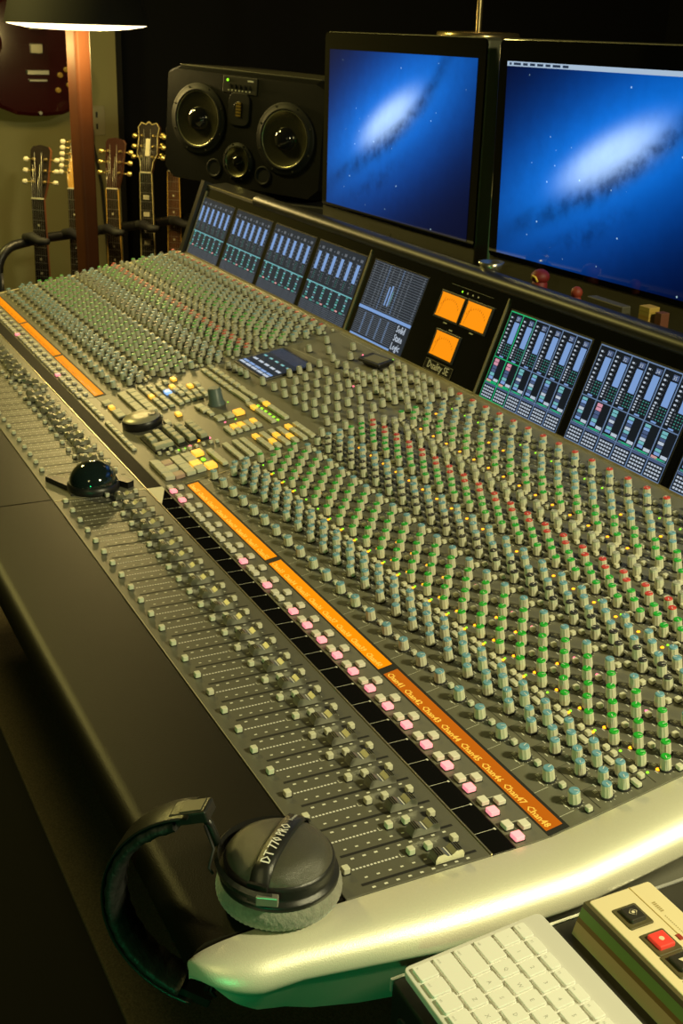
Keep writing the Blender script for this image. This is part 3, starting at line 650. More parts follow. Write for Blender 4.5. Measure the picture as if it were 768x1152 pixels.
for sg in (1, -1):
    S = Matrix() if sg > 0 else Matrix.Translation((0, 0, -.045)) @ Matrix.Diagonal((1, 1, -1, 1))
    b = MB(); b.tube([(.0525, 0, .042), (.056, 0, .052), (.060, 0, .062), (.066, 0, .070)], .0035, HB, 8, S)
    b.bbox(-.020, .014, -.0110, .0110, -.004, .0065, HB, .002, S @ Matrix.Translation((.078, 0, .070)) @ Matrix.Rotation(math.radians(18), 4, 'Y')); o = part('slider_block', b, hp)
    b = MB(); b.bbox(-.016, .004, -.0085, .0085, .0065, .0073, mat('block_face', (.05, .046, .034), .35), .0004, S @ Matrix.Translation((.078, 0, .070)) @ Matrix.Rotation(math.radians(18), 4, 'Y')); part('block_plate', b, o)
    b = MB(); b.tube([(.062, .008, .066), (.050, .022, .055), (.052, .030, .042), (.050, .026, .034)], .0012, BLACKM, 6, S); part('cable', b, hp)

# ---------------------------------------------------------------- side rack, keyboard, remote
ZT = -.031
rk = thing('equipment_cabinet', 'low black equipment cabinet with metal-edged top beside the silver end cap', 'cabinet', (.40, .15, FLOOR))
m = MB(); m.box(-.330, .13, -.352, .60, .008, ZT-FLOOR-.004, BLACK); part('body', m, rk)
m = MB(); m.bbox(-.330, .13, -.352, .60, ZT-FLOOR-.004, ZT-FLOOR, mat('rack_top', (.035, .032, .024), .45, noise=.2, nscale=20), .001); part('top_panel', m, rk)
m = MB(); m.box(-.333, -.330, -.353, .60, ZT-FLOOR-.012, ZT-FLOOR+.0005, ALU); part('edge_trim', m, rk)
m = MB()
for zz in (.03, .075): 
    for xx in (.02, .06, .10, .16, .2): m.lathe([(.007, 0), (.007, .002), (.004, .002), (.004, .0005)], BLACKM if xx != .06 else ALU, 14, Matrix.Translation((-.33+xx, -.352, ZT-FLOOR-zz)) @ Matrix.Rotation(PI/2, 4, 'X'))
m.bbox(.0, .05, -.011, .011, 0, .002, mat('port_rim', (.10, .10, .07), .4), .0005, Matrix.Translation((-.245, -.352, ZT-FLOOR-.052)) @ Matrix.Rotation(PI/2, 4, 'X')); part('connector', m, rk)
# keyboard
KBM = Matrix.Translation((.0785, -.1985, -.0215)) @ Matrix.Rotation(-.0075, 4, 'Z') @ Matrix.Rotation(.0885, 4, 'X')
kbd = thing('computer_keyboard', 'thin aluminium keyboard with white keys lying on the black cabinet', 'keyboard', M=KBM)
b = MB(); b.bbox(0, .279, 0, .131, .0025, .0095, ALUP, .0012, round_=.006, seg=3); b.tube([(.006, .123, .001), (.273, .123, .001)], .0085, ALUP, 16); part('case', b, kbd)
KW_ = mat('key_white', (.86, .86, .82), .4); KT = mat('key_print', (.45, .46, .42), .6)
rows = [[(1, 'fn'), (1, 'ctrl'), (1, 'alt'), (1.25, 'cmd'), (5.25, ''), (1.25, 'cmd'), (1, 'alt'), (1, ''), (1, ''), (1, '')],
        [(2.3, 'shift')]+[(1, c) for c in 'ZXCVBNM,./']+[(2.2, 'shift')], [(1.8, 'caps')]+[(1, c) for c in "ASDFGHJKL;'"]+[(1.7, 'return')],
        [(1.5, 'tab')]+[(1, c) for c in 'QWERTYUIOP[]\\'], [(1, '`')]+[(1, c) for c in '1234567890-=']+[(1.5, 'delete')], [(1.03, 'esc')]+[(1.03, 'F%d' % i) for i in range(1, 13)]+[(1.1, '')]]
U_ = .267/14.5
for r, row in enumerate(rows):
    y0 = .0055+r*.0190; d = .0165 if r < 5 else .0098; x = .006
    if r == 5: y0 += .0004
    for wd, s_ in row:
        ww = wd*U_; q = MB(); q.bbox(0, ww-.0025, 0, d, 0, .0030, KW_, .0006, round_=.0014)
        if s_: put_text(q, s_, .0022 if len(s_) > 1 else ww/2-.0015, .0025 if len(s_) > 1 else d/2-.0022, .0030 if len(s_) > 1 else .0050, KT, .0031)
        part('key', q, kbd, Matrix.Translation((x, y0, .0094))); x += ww
# remote
rm = thing('tape_remote', 'cream remote controller with green side stripe and square transport buttons', 'remote controller', (.085, -.036, ZT))
CRM = mat('cream_paint', (.80, .70, .44), .45); GST = mat('stripe_green', (.16, .34, .08), .5); BST = mat('stripe_brown', (.20, .145, .035), .5); DBR = mat('dark_bevel', (.10, .085, .035), .45)
H = -ZT; LEN = .24
def side(z0, z1, mt):  # front face leans outward towards its foot
    y = lambda z: .0+.0095*(z/H)
    q = MB(); q.add([(0, y(z0), z0), (LEN, y(z0), z0), (LEN, y(z1), z1), (0, y(z1), z1), (0, y(z0)+.01, z0), (LEN, y(z0)+.01, z0), (LEN, y(z1)+.01, z1), (0, y(z1)+.01, z1)], [(0, 1, 2, 3), (4, 7, 6, 5), (0, 3, 7, 4), (1, 5, 6, 2), (0, 4, 5, 1), (3, 2, 6, 7)], mt); return q
b = MB(); b.box(.0005, LEN, .010, .076, 0.0, H-.003, DBR); b.join(side(0.0, .012, mat('stripe_cream', (.50, .44, .22), .5))); b.join(side(.012, .0165, BST)); b.join(side(.0165, .0255, GST)); b.join(side(.0255, H-.001, DBR)); part('housing', b, rm)
b = MB(); b.bbox(.0015, LEN, .0125, .0775, H-.004, H, CRM, .0012, round_=.003); b.box(.0016, LEN, .0550, .0558, H-.0003, H+.0003, mat('seam_gold', (.45, .32, .08), .5)); part('top_plate', b, rm)
b = MB()
for i in range(6): b.quad(.0255+i*.0022, .0270+i*.0022, .0605, .0640, H+.0002, mat('logo_brown', (.42, .33, .13), .5))
for i in range(14): b.quad(.043+i*.0022, .0443+i*.0022, .0600, .0610, H+.0002, MATS['logo_brown'])
b.bbox(.0655, .0720, .0520, .0560, H, H+.0010, mat('mark_red', (.36, .05, .03), .4), .0003); part('legend', b, rm)
RED = mat('button_red', (.80, .06, .04), .4, emit=(1, .04, .03), estr=.25)
def rbutton(cx, cy, mt, sym, s=.0135):
    b = MB(); b.bbox(cx-s*.98, cx+s*.98, cy-s*.92, cy+s*.92, H-.001, H+.0012, DBR, .001, round_=.002); fr = part('button_frame', b, rm)
    b = MB(); b.bbox(cx-s*.62, cx+s*.62, cy-s*.58, cy+s*.58, H+.001, H+.0048, mt, .0012, round_=.0012)
    z = H+.0050
    if sym == 'dot': b.lathe([(.0024, z), (.0023, z+.0001)], mat('sym_cream', (.75, .68, .48), .5), 16, Matrix.Translation((cx, cy, 0)))
    if sym == 'play': b.add([(cx-.002, cy-.003, z), (cx+.0035, cy, z), (cx-.002, cy+.003, z)], [(0, 1, 2)], MATS['sym_cream'])
    if sym == 'ring':
        for s1 in (-1, 1): b.add([(cx-.0045, cy, z), (cx-.0005, cy+s1*.0042, z), (cx+.004, cy, z), (cx-.0005, cy+s1*.0034, z)] if s1 > 0 else [(cx-.0045, cy, z), (cx-.0005, cy-.0034, z), (cx+.004, cy, z), (cx-.0005, cy-.0042, z)], [(0, 3, 2, 1)], mat('sym_cream', (.75, .68, .48), .5))
        b.lathe([(.0016, z), (.0015, z+.0001)], MATS['sym_cream'], 12, Matrix.Translation((cx-.0003, cy, 0)))
    k = part('button', b, fr)
    return k
DKB = mat('button_dark', (.035, .032, .022), .35)
rbutton(.0330, .0345, DKB, 'ring'); rbutton(.0675, .0355, RED, 'dot')['label'] = 'red record button'
for i, sy in enumerate(('play', 'ring', 'dot', 'play')): rbutton(.0940+i*.0275, .0345, DKB, sy)

# ---------------------------------------------------------------- shelf, monitors
sh = thing('monitor_shelf', 'black shelf on legs standing behind the console under the two monitors', 'shelf', (-1.6, .86, FLOOR))
m = MB(); m.bbox(-.45, 1.55, -.17, .18, .88, .91, BLACKM, .002); part('board', m, sh)
for sx in (-.38, .5, 1.45): m = MB(); m.box(sx-.025, sx+.025, -.1, .15, .008, .88, BLACKM); part('leg', m, sh)
ZS = FLOOR+.91
def galaxy(name, cx, cz, strength, tilt):
    mt = bpy.data.materials.new(name); mt.use_nodes = True; nt = mt.node_tree; N_ = nt.nodes; bs = N_['Principled BSDF']
    bs.inputs['Base Color'].default_value = (.004, .004, .004, 1); bs.inputs['Roughness'].default_value = .06; bs.inputs['Specular IOR Level'].default_value = .5
    tc = N_.new('ShaderNodeTexCoord'); sp = N_.new('ShaderNodeSeparateXYZ'); nt.links.new(tc.outputs['Object'], sp.inputs[0])
    def val(x):
        return x
    def M_(op, a, b_=None, c_=None, clamp=False):
        n = N_.new('ShaderNodeMath'); n.operation = op; n.use_clamp = clamp
        for i, x in enumerate((a, b_, c_)):
            if x is None: continue
            if isinstance(x, (int, float)): n.inputs[i].default_value = x
            else: nt.links.new(x, n.inputs[i])
        return n.outputs[0]
    def noise(sc_, det=6, vec=None, rough=.6):
        n = N_.new('ShaderNodeTexNoise'); n.inputs['Scale'].default_value = sc_; n.inputs['Detail'].default_value = det; n.inputs['Roughness'].default_value = rough
        nt.links.new(vec or tc.outputs['Object'], n.inputs['Vector']); return n.outputs['Fac']
    x = M_('SUBTRACT', sp.outputs['X'], cx); z = M_('SUBTRACT', sp.outputs['Z'], cz)
    ct, st_ = math.cos(tilt), math.sin(tilt)
    a = M_('ADD', M_('MULTIPLY', x, ct), M_('MULTIPLY', z, st_)); b0 = M_('SUBTRACT', M_('MULTIPLY', z, ct), M_('MULTIPLY', x, st_))
    nz = M_('SUBTRACT', noise(7), .5); nf = M_('SUBTRACT', noise(34, 9), .5)
    b1 = M_('ADD', b0, M_('MULTIPLY', nz, .05))
    def gauss(u, su, v, sv, p=1.0):
        d = M_('ADD', M_('POWER', M_('ABSOLUTE', M_('DIVIDE', u, su)), 2), M_('POWER', M_('ABSOLUTE', M_('DIVIDE', v, sv)), 2)); return M_('EXPONENT', M_('MULTIPLY', M_('POWER', d, p), -1))
    core = gauss(a, .118, b0, .036, 1.6); halo = gauss(a, .24, b0, .075, .8); wide = gauss(a, .36, b0, .135, 1.0)
    lane = M_('MULTIPLY', gauss(a, .34, M_('ADD', b1, M_('ADD', .036, M_('MULTIPLY', M_('POWER', M_('MAXIMUM', a, 0), 2), -.95))), .020, 1), M_('ADD', .85, M_('MULTIPLY', nf, 2.4)), None, True)
    lane2 = M_('MULTIPLY', gauss(M_('ADD', a, .10), .16, M_('ADD', b1, .095), .024, 1), M_('ADD', .55, M_('MULTIPLY', nf, 3.0)), None, True)
    dark = M_('SUBTRACT', 1, M_('ADD', M_('MULTIPLY', lane, .72), M_('MULTIPLY', lane2, .50)), None, True)
    mul = M_('MULTIPLY', dark, M_('ADD', 1, M_('MULTIPLY', nf, .35)))
    def chan(cw_, hw_, ww_, base): return M_('ADD', M_('MULTIPLY', M_('ADD', M_('ADD', M_('MULTIPLY', core, cw_), M_('MULTIPLY', halo, hw_)), M_('MULTIPLY', wide, ww_)), mul), base)
    vo = N_.new('ShaderNodeTexVoronoi'); vo.inputs['Scale'].default_value = 48; nt.links.new(tc.outputs['Object'], vo.inputs['Vector'])
    sc2 = N_.new('ShaderNodeSeparateXYZ'); nt.links.new(vo.outputs['Color'], sc2.inputs[0])
    star = M_('MULTIPLY', M_('LESS_THAN', vo.outputs['Distance'], M_('MULTIPLY', M_('POWER', sc2.outputs['X'], 1.8), .085)), M_('GREATER_THAN', sc2.outputs['Y'], .2))
    sr = M_('MULTIPLY', star, .45)
    cm = N_.new('ShaderNodeCombineXYZ')
    nt.links.new(M_('ADD', chan(.48, .008, .0, .0), M_('MULTIPLY', sr, .7)), cm.inputs[0]); nt.links.new(M_('ADD', chan(.50, .19, .075, .002), sr), cm.inputs[1]); nt.links.new(M_('ADD', chan(.26, .52, .50, .022), sr), cm.inputs[2])
    nt.links.new(cm.outputs[0], bs.inputs['Emission Color']); bs.inputs['Emission Strength'].default_value = strength
    return mt
def monitor(label, M, bar, cx, cz, gname, st_):
    t = thing('computer_monitor', label, 'monitor', M=M, group='monitors behind the console')
    b = MB(); b.bbox(-.325, .325, -.2375, .205, -.030, 0, mat('alu_dark', (.085, .082, .05), .5, metal=.3), .003, Matrix.Rotation(PI/2, 4, 'X'), round_=.012); part('housing', b, t)
    b = MB(); b.bbox(-.3235, .3235, -.178, .2035, 0, .003, mat('bezel_glass', (.003, .003, .003), .06, coat=0), .0008, Matrix.Rotation(PI/2, 4, 'X'), round_=.011); part('bezel', b, t)
    b = MB(); b.add([(-.2985, -.0036, -.168), (.2985, -.0036, -.168), (.2985, -.0036, .168), (-.2985, -.0036, .168)], [(0, 1, 2, 3)], galaxy(gname, cx, cz, st_, math.radians(25))); s_ = part('screen', b, t)
    if bar:
        b = MB(); b.add([(-.2985, -.0040, .160), (.2985, -.0040, .160), (.2985, -.0040, .168), (-.2985, -.0040, .168)], [(0, 1, 2, 3)], glow('menu_bar', (.50, .66, .85), .75))
        xx = -.292
        for i, wd in enumerate((.006, .020, .013, .014, .016, .013, .020, .015)):
            b.add([(xx, -.0042, .162), (xx+wd, -.0042, .162), (xx+wd, -.0042, .166), (xx, -.0042, .166)], [(0, 1, 2, 3)], glow('menu_text', (.02, .05, .12), .5)); xx += wd+.006
        part('menu_bar', b, s_)
    b = MB(); b.lathe([(.006, 0), (.0055, .0006)], BLACKM, 14, Matrix.Translation((0, -.0005, -.208)) @ Matrix.Rotation(PI/2, 4, 'X') @ Matrix.Diagonal((.85, 1, 1, 1))); b.lathe([(.0022, 0), (.0005, .0006)], BLACKM, 8, Matrix.Translation((.0015, -.0005, -.1995)) @ Matrix.Rotation(PI/2, 4, 'X')); part('emblem', b, t)
    zf = ZS-M.translation.z
    b = MB(); b.bbox(-.095, .095, -.02, .165, zf+.001, zf+.006, ALU, .001, round_=.01); b.add([(-.09, .15, zf+.004), (.09, .15, zf+.004), (.06, .040, -.02), (-.06, .040, -.02), (-.09, .158, zf+.004), (.09, .158, zf+.004), (.06, .050, -.02), (-.06, .050, -.02)], [(0, 1, 2, 3), (4, 7, 6, 5), (0, 4, 5, 1), (1, 5, 6, 2), (2, 6, 7, 3), (3, 7, 4, 0)], ALU); b.bbox(-.06, .06, .028, .055, -.05, 0, ALU, .002); part('stand', b, t)
    return t
monitor('left monitor, galaxy wallpaper without menu bar, beside the black loudspeaker', Matrix.Translation((-1.598, .686, .471)) @ Matrix.Rotation(.026, 4, 'Z') @ Matrix.Rotation(-.0, 4, 'X'), False, -.022, .036, 'galaxy_left', 1.0)
monitor('right monitor, galaxy wallpaper with menu bar along its top edge', Matrix.Translation((-.891, .710, .470)) @ Matrix.Rotation(.072, 4, 'Z') @ Matrix.Rotation(.02, 4, 'X'), True, -.012, .030, 'galaxy_right', 1.0)

# ---------------------------------------------------------------- loudspeaker
SPM = Matrix.Translation((-2.521, .711, .407)) @ Matrix.Rotation(.535, 4, 'Z') @ Matrix.Rotation(.045, 4, 'Y') @ Matrix.Rotation(-.038, 4, 'X')
sp = thing('studio_loudspeaker', 'black three-way studio loudspeaker lying sideways left of the monitors', 'loudspeaker', M=SPM)
R90 = Matrix.Rotation(PI/2, 4, 'X')
SPB = mat('speaker_black', (.004, .004, .003), .5, spec=.3, noise=.1, nscale=300, bump=.2, bscale=600)
b = MB()
# front face polygon with chamfered upper corners, front edges bevelled back (local x right, z up, face towards -y)
poly = [(-.268, -.120), (-.235, -.1475), (.235, -.1475), (.268, -.120), (.268, .135), (.235, .1475), (-.235, .1475), (-.268, .135)]
outer = [(-.270, -.150), (.270, -.150), (.270, .1500), (.250, .158), (-.242, .158), (-.270, .150)]
n = len(poly)
vs = [(x, 0, z) for x, z in poly]+[(x*1.012, .022, z*1.03+(.006 if z > 0 else 0)) for x, z in poly]+[(x*1.012, .36, z*1.03+(.006 if z > 0 else 0)) for x, z in poly]
fs = [tuple(reversed(range(n)))]
fs = [tuple(range(n))]
for j in range(2):
    for i in range(n): k = (i+1) % n; fs.append((j*n+i, (j+1)*n+i, (j+1)*n+k, j*n+k))
fs.append(tuple(reversed(range(2*n, 3*n)))); b.add(vs, fs, SPB); part('cabinet', b, sp)
b = MB(); b.bbox(-.243, .240, .022, .36, .1580, .1605, mat('speaker_top_lit', (.09, .085, .06), .30), .001); part('top_panel', b, sp)  # lighter, glossier sheet added to put the lamp's highlight on the top
CONE = mat('cone_metallic', (.26, .25, .15), .25, metal=.95); RUB = mat('rubber_surround', (.007, .007, .006), .6, spec=.3)
def driver(x, z, r, name):
    T = Matrix.Translation((x, 0, z)) @ R90
    b = MB(); b.lathe([(r*1.22, 0), (r*1.22, .0035), (r*1.18, .005), (r*1.06, .005), (r*1.04, .007), (r*.99, .009), (r*.94, .005)], RUB, 40, T, cap=False)
    for i in range(8): a = 2*PI*(i+.5)/8; b.lathe([(.003, .005), (.0025, .0065)], mat('screw', (.25, .24, .18), .3, metal=.9), 8, T @ Matrix.Translation((r*1.13*math.cos(a), r*1.13*math.sin(a), 0)))
    d = part(name, b, sp)
    b = MB(); b.lathe([(r*.95, .0055), (r*.93, .0045), (r*.62, .0030), (r*.42, .0012)], CONE, 40, T, cap=False); b.lathe([(r*.97, .0058), (r*.95, .0062), (r*.93, .0050)], mat('cone_rim', (.55, .52, .32), .3, metal=.8), 40, T, cap=False); part('cone', b, d)
    b = MB(); pr = [(r*.42*math.cos(a), .0015+r*.30*math.sin(a)) for a in [i*PI/2/7 for i in range(7)]]; b.lathe(pr+[(.0005, .0015+r*.30)], mat('dust_cap', (.010, .010, .010), .08, coat=.5), 28, T, cap=False); part('dust_cap', b, d)
driver(-.152, .022, .078, 'woofer'); driver(.150, .000, .078, 'woofer'); driver(-.005, -.078, .042, 'midrange')
b = MB(); T = Matrix.Translation((-.010, 0, .062)) @ R90
b.bbox(-.036, .036, -.045, .042, 0, .004, RUB, .002, T, round_=.02); b.lathe([(.028, .004), (.024, .001), (.018, .0045)], BLACK, 28, T, cap=False); d = part('tweeter', b, sp)
b = MB()
for i in range(5): b.box(-.008, .008, -.020+i*.008, -.015+i*.008, .004, .007, mat('ribbon_gold', (.55, .38, .08), .35, metal=.7), T)
part('ribbon', b, d)
for x, z in ((-.088, -.105), (.083, -.105)):
    b = MB(); T = Matrix.Translation((x, 0, z)) @ R90; b.lathe([(.026, 0), (.026, .003), (.0225, .004), (.019, .001)], RUB, 28, T, cap=False); b.lathe([(.0195, .0006), (.0193, .0008)], mat('void_black', (.001, .001, .001), .9), 28, T); part('bass_port', b, sp)
b = MB(); T = Matrix.Translation((-.012, 0, .124)) @ R90; b.bbox(-.058, .058, -.0225, .0205, 0, .002, mat('control_plate', (.025, .024, .018), .45), .0008, T)
for i in range(5): b.lathe([(.005, .002), (.0045, .005)], BLACK, 12, T @ Matrix.Translation((-.032+i*.016, -.004, 0)))
for i in range(7): b.quad(-.040+i*.012, -.035+i*.012, -.017, -.014, .0022, LEGEND, T)
b.quad(.026, .046, .010, .014, .0022, LEGEND, T); b.lathe([(.0035, .002), (.003, .004)], L_G, 10, T @ Matrix.Translation((-.042, .010, 0))); part('control_panel', b, sp)
# stand for it
ss = thing('speaker_stand', 'black stand carrying the loudspeaker behind the far end of the console', 'speaker stand', (-2.43, .93, FLOOR), .535)
m = MB(); m.bbox(-.2, .2, -.15, .15, .008, .04, BLACKM, .004); part('base', m, ss)
m = MB(); m.tube([(0, 0, .04), (0, 0, 1.0)], .04, BLACKM, 16); part('pole', m, ss)
m = MB(); m.bbox(-.2, .2, -.15, .15, .99, 1.012, BLACKM, .003); part('plate', m, ss)

# ---------------------------------------------------------------- dark cabinet with a lamp on it behind the monitors
cb = thing('rear_cabinet', 'black cabinet rising behind the left monitor with a thin lit top edge', 'cabinet', (-1.925, 1.20, FLOOR))
m = MB(); m.bbox(-.235, .235, -.12, .25, .008, .668-FLOOR-.012, BLACKM, .002); part('body', m, cb)
m = MB(); m.bbox(-.245, .245, -.13, .26, .668-FLOOR-.012, .668-FLOOR, mat('cabinet_top', (.05, .03, .02), .3), .002); part('top_panel', m, cb)
lp = thing('table_lamp', 'brass table lamp with round base standing on the rear cabinet', 'lamp', (-2.095, 1.19, .668))
BR = mat('brass', (.60, .48, .25), .25, metal=.9)
m = MB(); m.lathe([(.105, 0), (.107, .003), (.105, .014), (.100, .016), (.012, .018)], BR, 40); part('base', m, lp)
m = MB(); m.lathe([(.0075, .018), (.0075, .46)], BR, 14); part('stem', m, lp)
m = MB(); m.lathe([(.17, .42), (.11, .60), (.108, .60), (.168, .42)], mat('shade_cloth', (.5, .42, .25), .8), 32, cap=False); part('lamp_shade', m, lp)
m = MB(); pr = [(.03*math.cos(a), .50+.03*math.sin(a)) for a in [-PI/2+PI*i/8 for i in range(9)]]; m.lathe([(max(r, .001), z) for r, z in pr], glow('bulb', (1, .75, .35), 6), 16); part('bulb', m, lp)
l = bpy.data.lights.new('table_lamp_light', 'POINT'); l.energy = .35; l.color = (1, .72, .32); l.shadow_soft_size = .03; o = bpy.data.objects.new('table_lamp_light', l); C.objects.link(o); o.location = (-2.095, 1.19, 1.13)

# ---------------------------------------------------------------- small things on the shelf behind the bridge
m = MB(); m.bbox(-.035, .035, -.05, .05, 0, .31, mat('box_cream', (.55, .48, .22), .5), .002); m.box(-.036, .036, -.051, .051, .20, .235, mat('box_band', (.20, .17, .09), .5))
tag(link('carton', m.mesh('carton'), None, Matrix.Translation((-1.470, .87, ZS))), 'cream and brown carton seen in the gap between the two monitors', 'carton')
m = MB(); m.bbox(-.012, .012, -.045, .045, 0, .24, mat('book_green', (.06, .14, .07), .4), .002); m.box(-.0105, .0105, -.043, .046, .004, .236, mat('paper', (.6, .55, .4), .8))
tag(link('book', m.mesh('book'), None, Matrix.Translation((-1.405, .80, ZS))), 'upright green book in the gap between the two monitors', 'book')
ZL = .2622
m = MB(); m.lathe([(.010, 0), (.011, .004), (.012, .010), (.017, .020), (.024, .034), (.0225, .034), (.012, .014)], mat('steel', (.50, .47, .33), .25, metal=.9), 20)
tag(link('metal_cup', m.mesh('metal_cup'), None, Matrix.Translation((-1.130, .6395, ZL))), 'polished flared metal cup on the meter bridge below the gap between monitors', 'cup')
def figure(name, label, x, col, h, s_):
    t = thing(name, label, 'toy', (x, .646, ZL)); mt = mat('toy_'+name, tuple(c*.5 for c in col), .6)  # toy colours halved, the monitor's shade is put into them
    m = MB(); m.lathe([(.010*s_, 0), (.014*s_, h*.2), (.013*s_, h*.5), (.009*s_, h*.6)], mt, 14); part('body', m, t)
    m = MB(); pr = [(max(.0165*s_*math.cos(a), .0008), h*.72+h*.28*math.sin(a)) for a in [-PI/2+PI*i/8 for i in range(9)]]; m.lathe(pr, mt, 16); part('head', m, t)
    return t
f = figure('red_toy', 'dark red rounded toy with a yellow curl on the bridge under the right monitor', -.985, (.30, .014, .010), .046, 1.0)
m = MB(); m.tube([(.010, -.012, .026), (.008, -.0155, .034), (.001, -.0165, .036), (-.002, -.016, .031)], .0018, mat('curl_yellow', (.75, .50, .06), .5), 6); part('curl', m, f)
figure('orange_toy', 'small orange-red rounded toy right of the dark red one', -.880, (.42, .05, .015), .036, .6)
m = MB(); m.bbox(-.012, .012, -.010, .010, 0, .040, mat('pack_yellow', (.34, .22, .04), .6), .0008)
for i in range(4): m.box(-.0123, .0123, -.0103, .0103, .008+i*.008, .009+i*.008, mat('pack_line', (.25, .15, .02), .5))
tag(link('yellow_packet', m.mesh('yellow_packet'), None, Matrix.Translation((-.700, .648, ZL))), 'small yellow gridded packet standing on the bridge under the right monitor', 'packet')
m = MB(); m.bbox(-.007, .007, -.008, .008, 0, .036, mat('pack_brown', (.10, .03, .012), .6), .0008)
tag(link('brown_packet', m.mesh('brown_packet'), None, Matrix.Translation((-.672, .650, ZL))), 'thin brown packet right of the yellow one', 'packet')
m = MB(); m.bbox(-.045, .045, -.009, .009, 0, .028, mat('case_olive', (.05, .047, .03), .6), .002)
tag(link('grey_case', m.mesh('grey_case'), None, Matrix.Translation((-.800, .650, ZL))), 'low dull grey case between the toys and the yellow packet', 'case')

# ---------------------------------------------------------------- floor lamp
fl = thing('floor_lamp', 'tall lamp with square wooden post and wide dark shade before the guitars', 'floor lamp', (-3.1, .42, FLOOR))
WOOD = mat('lamp_wood', (.07, .020, .0045), .65, spec=.25, noise=.25, nscale=14)
m = MB(); m.bbox(-.16, .16, -.16, .16, .008, .04, WOOD, .006); part('base', m, fl)
m = MB(); m.add([(-.030, -.024, .04), (.030, -.024, .04), (.030, .024, .04), (-.030, .024, .04), (-.030, -.027, 1.52), (.030, -.027, 1.52), (.030, .027, 1.52), (-.030, .027, 1.52)], [(0, 1, 5, 4), (1, 2, 6, 5), (2, 3, 7, 6), (3, 0, 4, 7), (4, 5, 6, 7), (3, 2, 1, 0)], WOOD, Matrix.Rotation(.30, 4, 'Z')); o = part('post', m, fl)
bv = o.modifiers.new('bv', 'BEVEL'); bv.width = .010; bv.segments = 3
zr = .672-FLOOR
m = MB(); m.lathe([(.214, zr), (.212, zr+.002), (.150, zr+.25), (.148, zr+.25), (.209, zr+.002)], mat('shade_dark', (.008, .007, .004), .8), 48, cap=False); part('lamp_shade', m, fl)
m = MB(); m.lathe([(.038, zr-.017), (.08, zr-.016), (.15, zr-.011), (.195, zr-.004), (.210, zr+.001), (.038, zr+.004)], glow('diffuser', (1, .78, .42), 4.5), 48, cap=False); part('diffuser', m, fl)
for i, a in enumerate((0, 2.1, 4.2)):
    l = bpy.data.lights.new('floor_lamp_light', 'POINT'); l.energy = 6.5; l.color = (1, .74, .25); l.shadow_soft_size = .04; o = bpy.data.objects.new('floor_lamp_light', l); C.objects.link(o); o.location = (-3.1+.14*math.cos(a), .42+.14*math.sin(a), .61)

# ---------------------------------------------------------------- guitars
WF = 1.0
def outline(L_=.44):
    wf = WF
    P_ = [(0, .02), (.006, .075), (.03, .125), (.075, .158), (.12, .168), (.17, .158), (.21, .130), (.245, .112), (.28, .113), (.32, .130), (.36, .140), (.395, .130), (.42, .098), (.435, .05)]
    r = [(w_*wf, z) for z, w_ in P_]; return r+[(-x, z) for x, z in reversed(r)]
def body_mb(col, name, th=.045):
    m = MB(); mt = mat(name, col, .14, coat=.5); pl = outline(); n = len(pl)
    vs = []; 
    for sc_, y in ((.94, -th/2), (1, -th/2+.006), (1, th/2-.006), (.94, th/2)):
        vs += [(x*sc_, y, .21+(z-.21)*sc_) for x, z in pl]
    fs = [tuple(range(n)), tuple(reversed(range(3*n, 4*n)))]
    for j in range(3):
        for i in range(n): k = (i+1) % n; fs.append((j*n+i, (j+1)*n+i, (j+1)*n+k, j*n+k))
    m.add(vs, fs, mt); return m
PEARL = mat('pearl', (.62, .58, .42), .3); GOLD = mat('tuner_gold', (.62, .48, .18), .3, metal=.8); STR = mat('string_steel', (.5, .48, .38), .3, metal=.8)
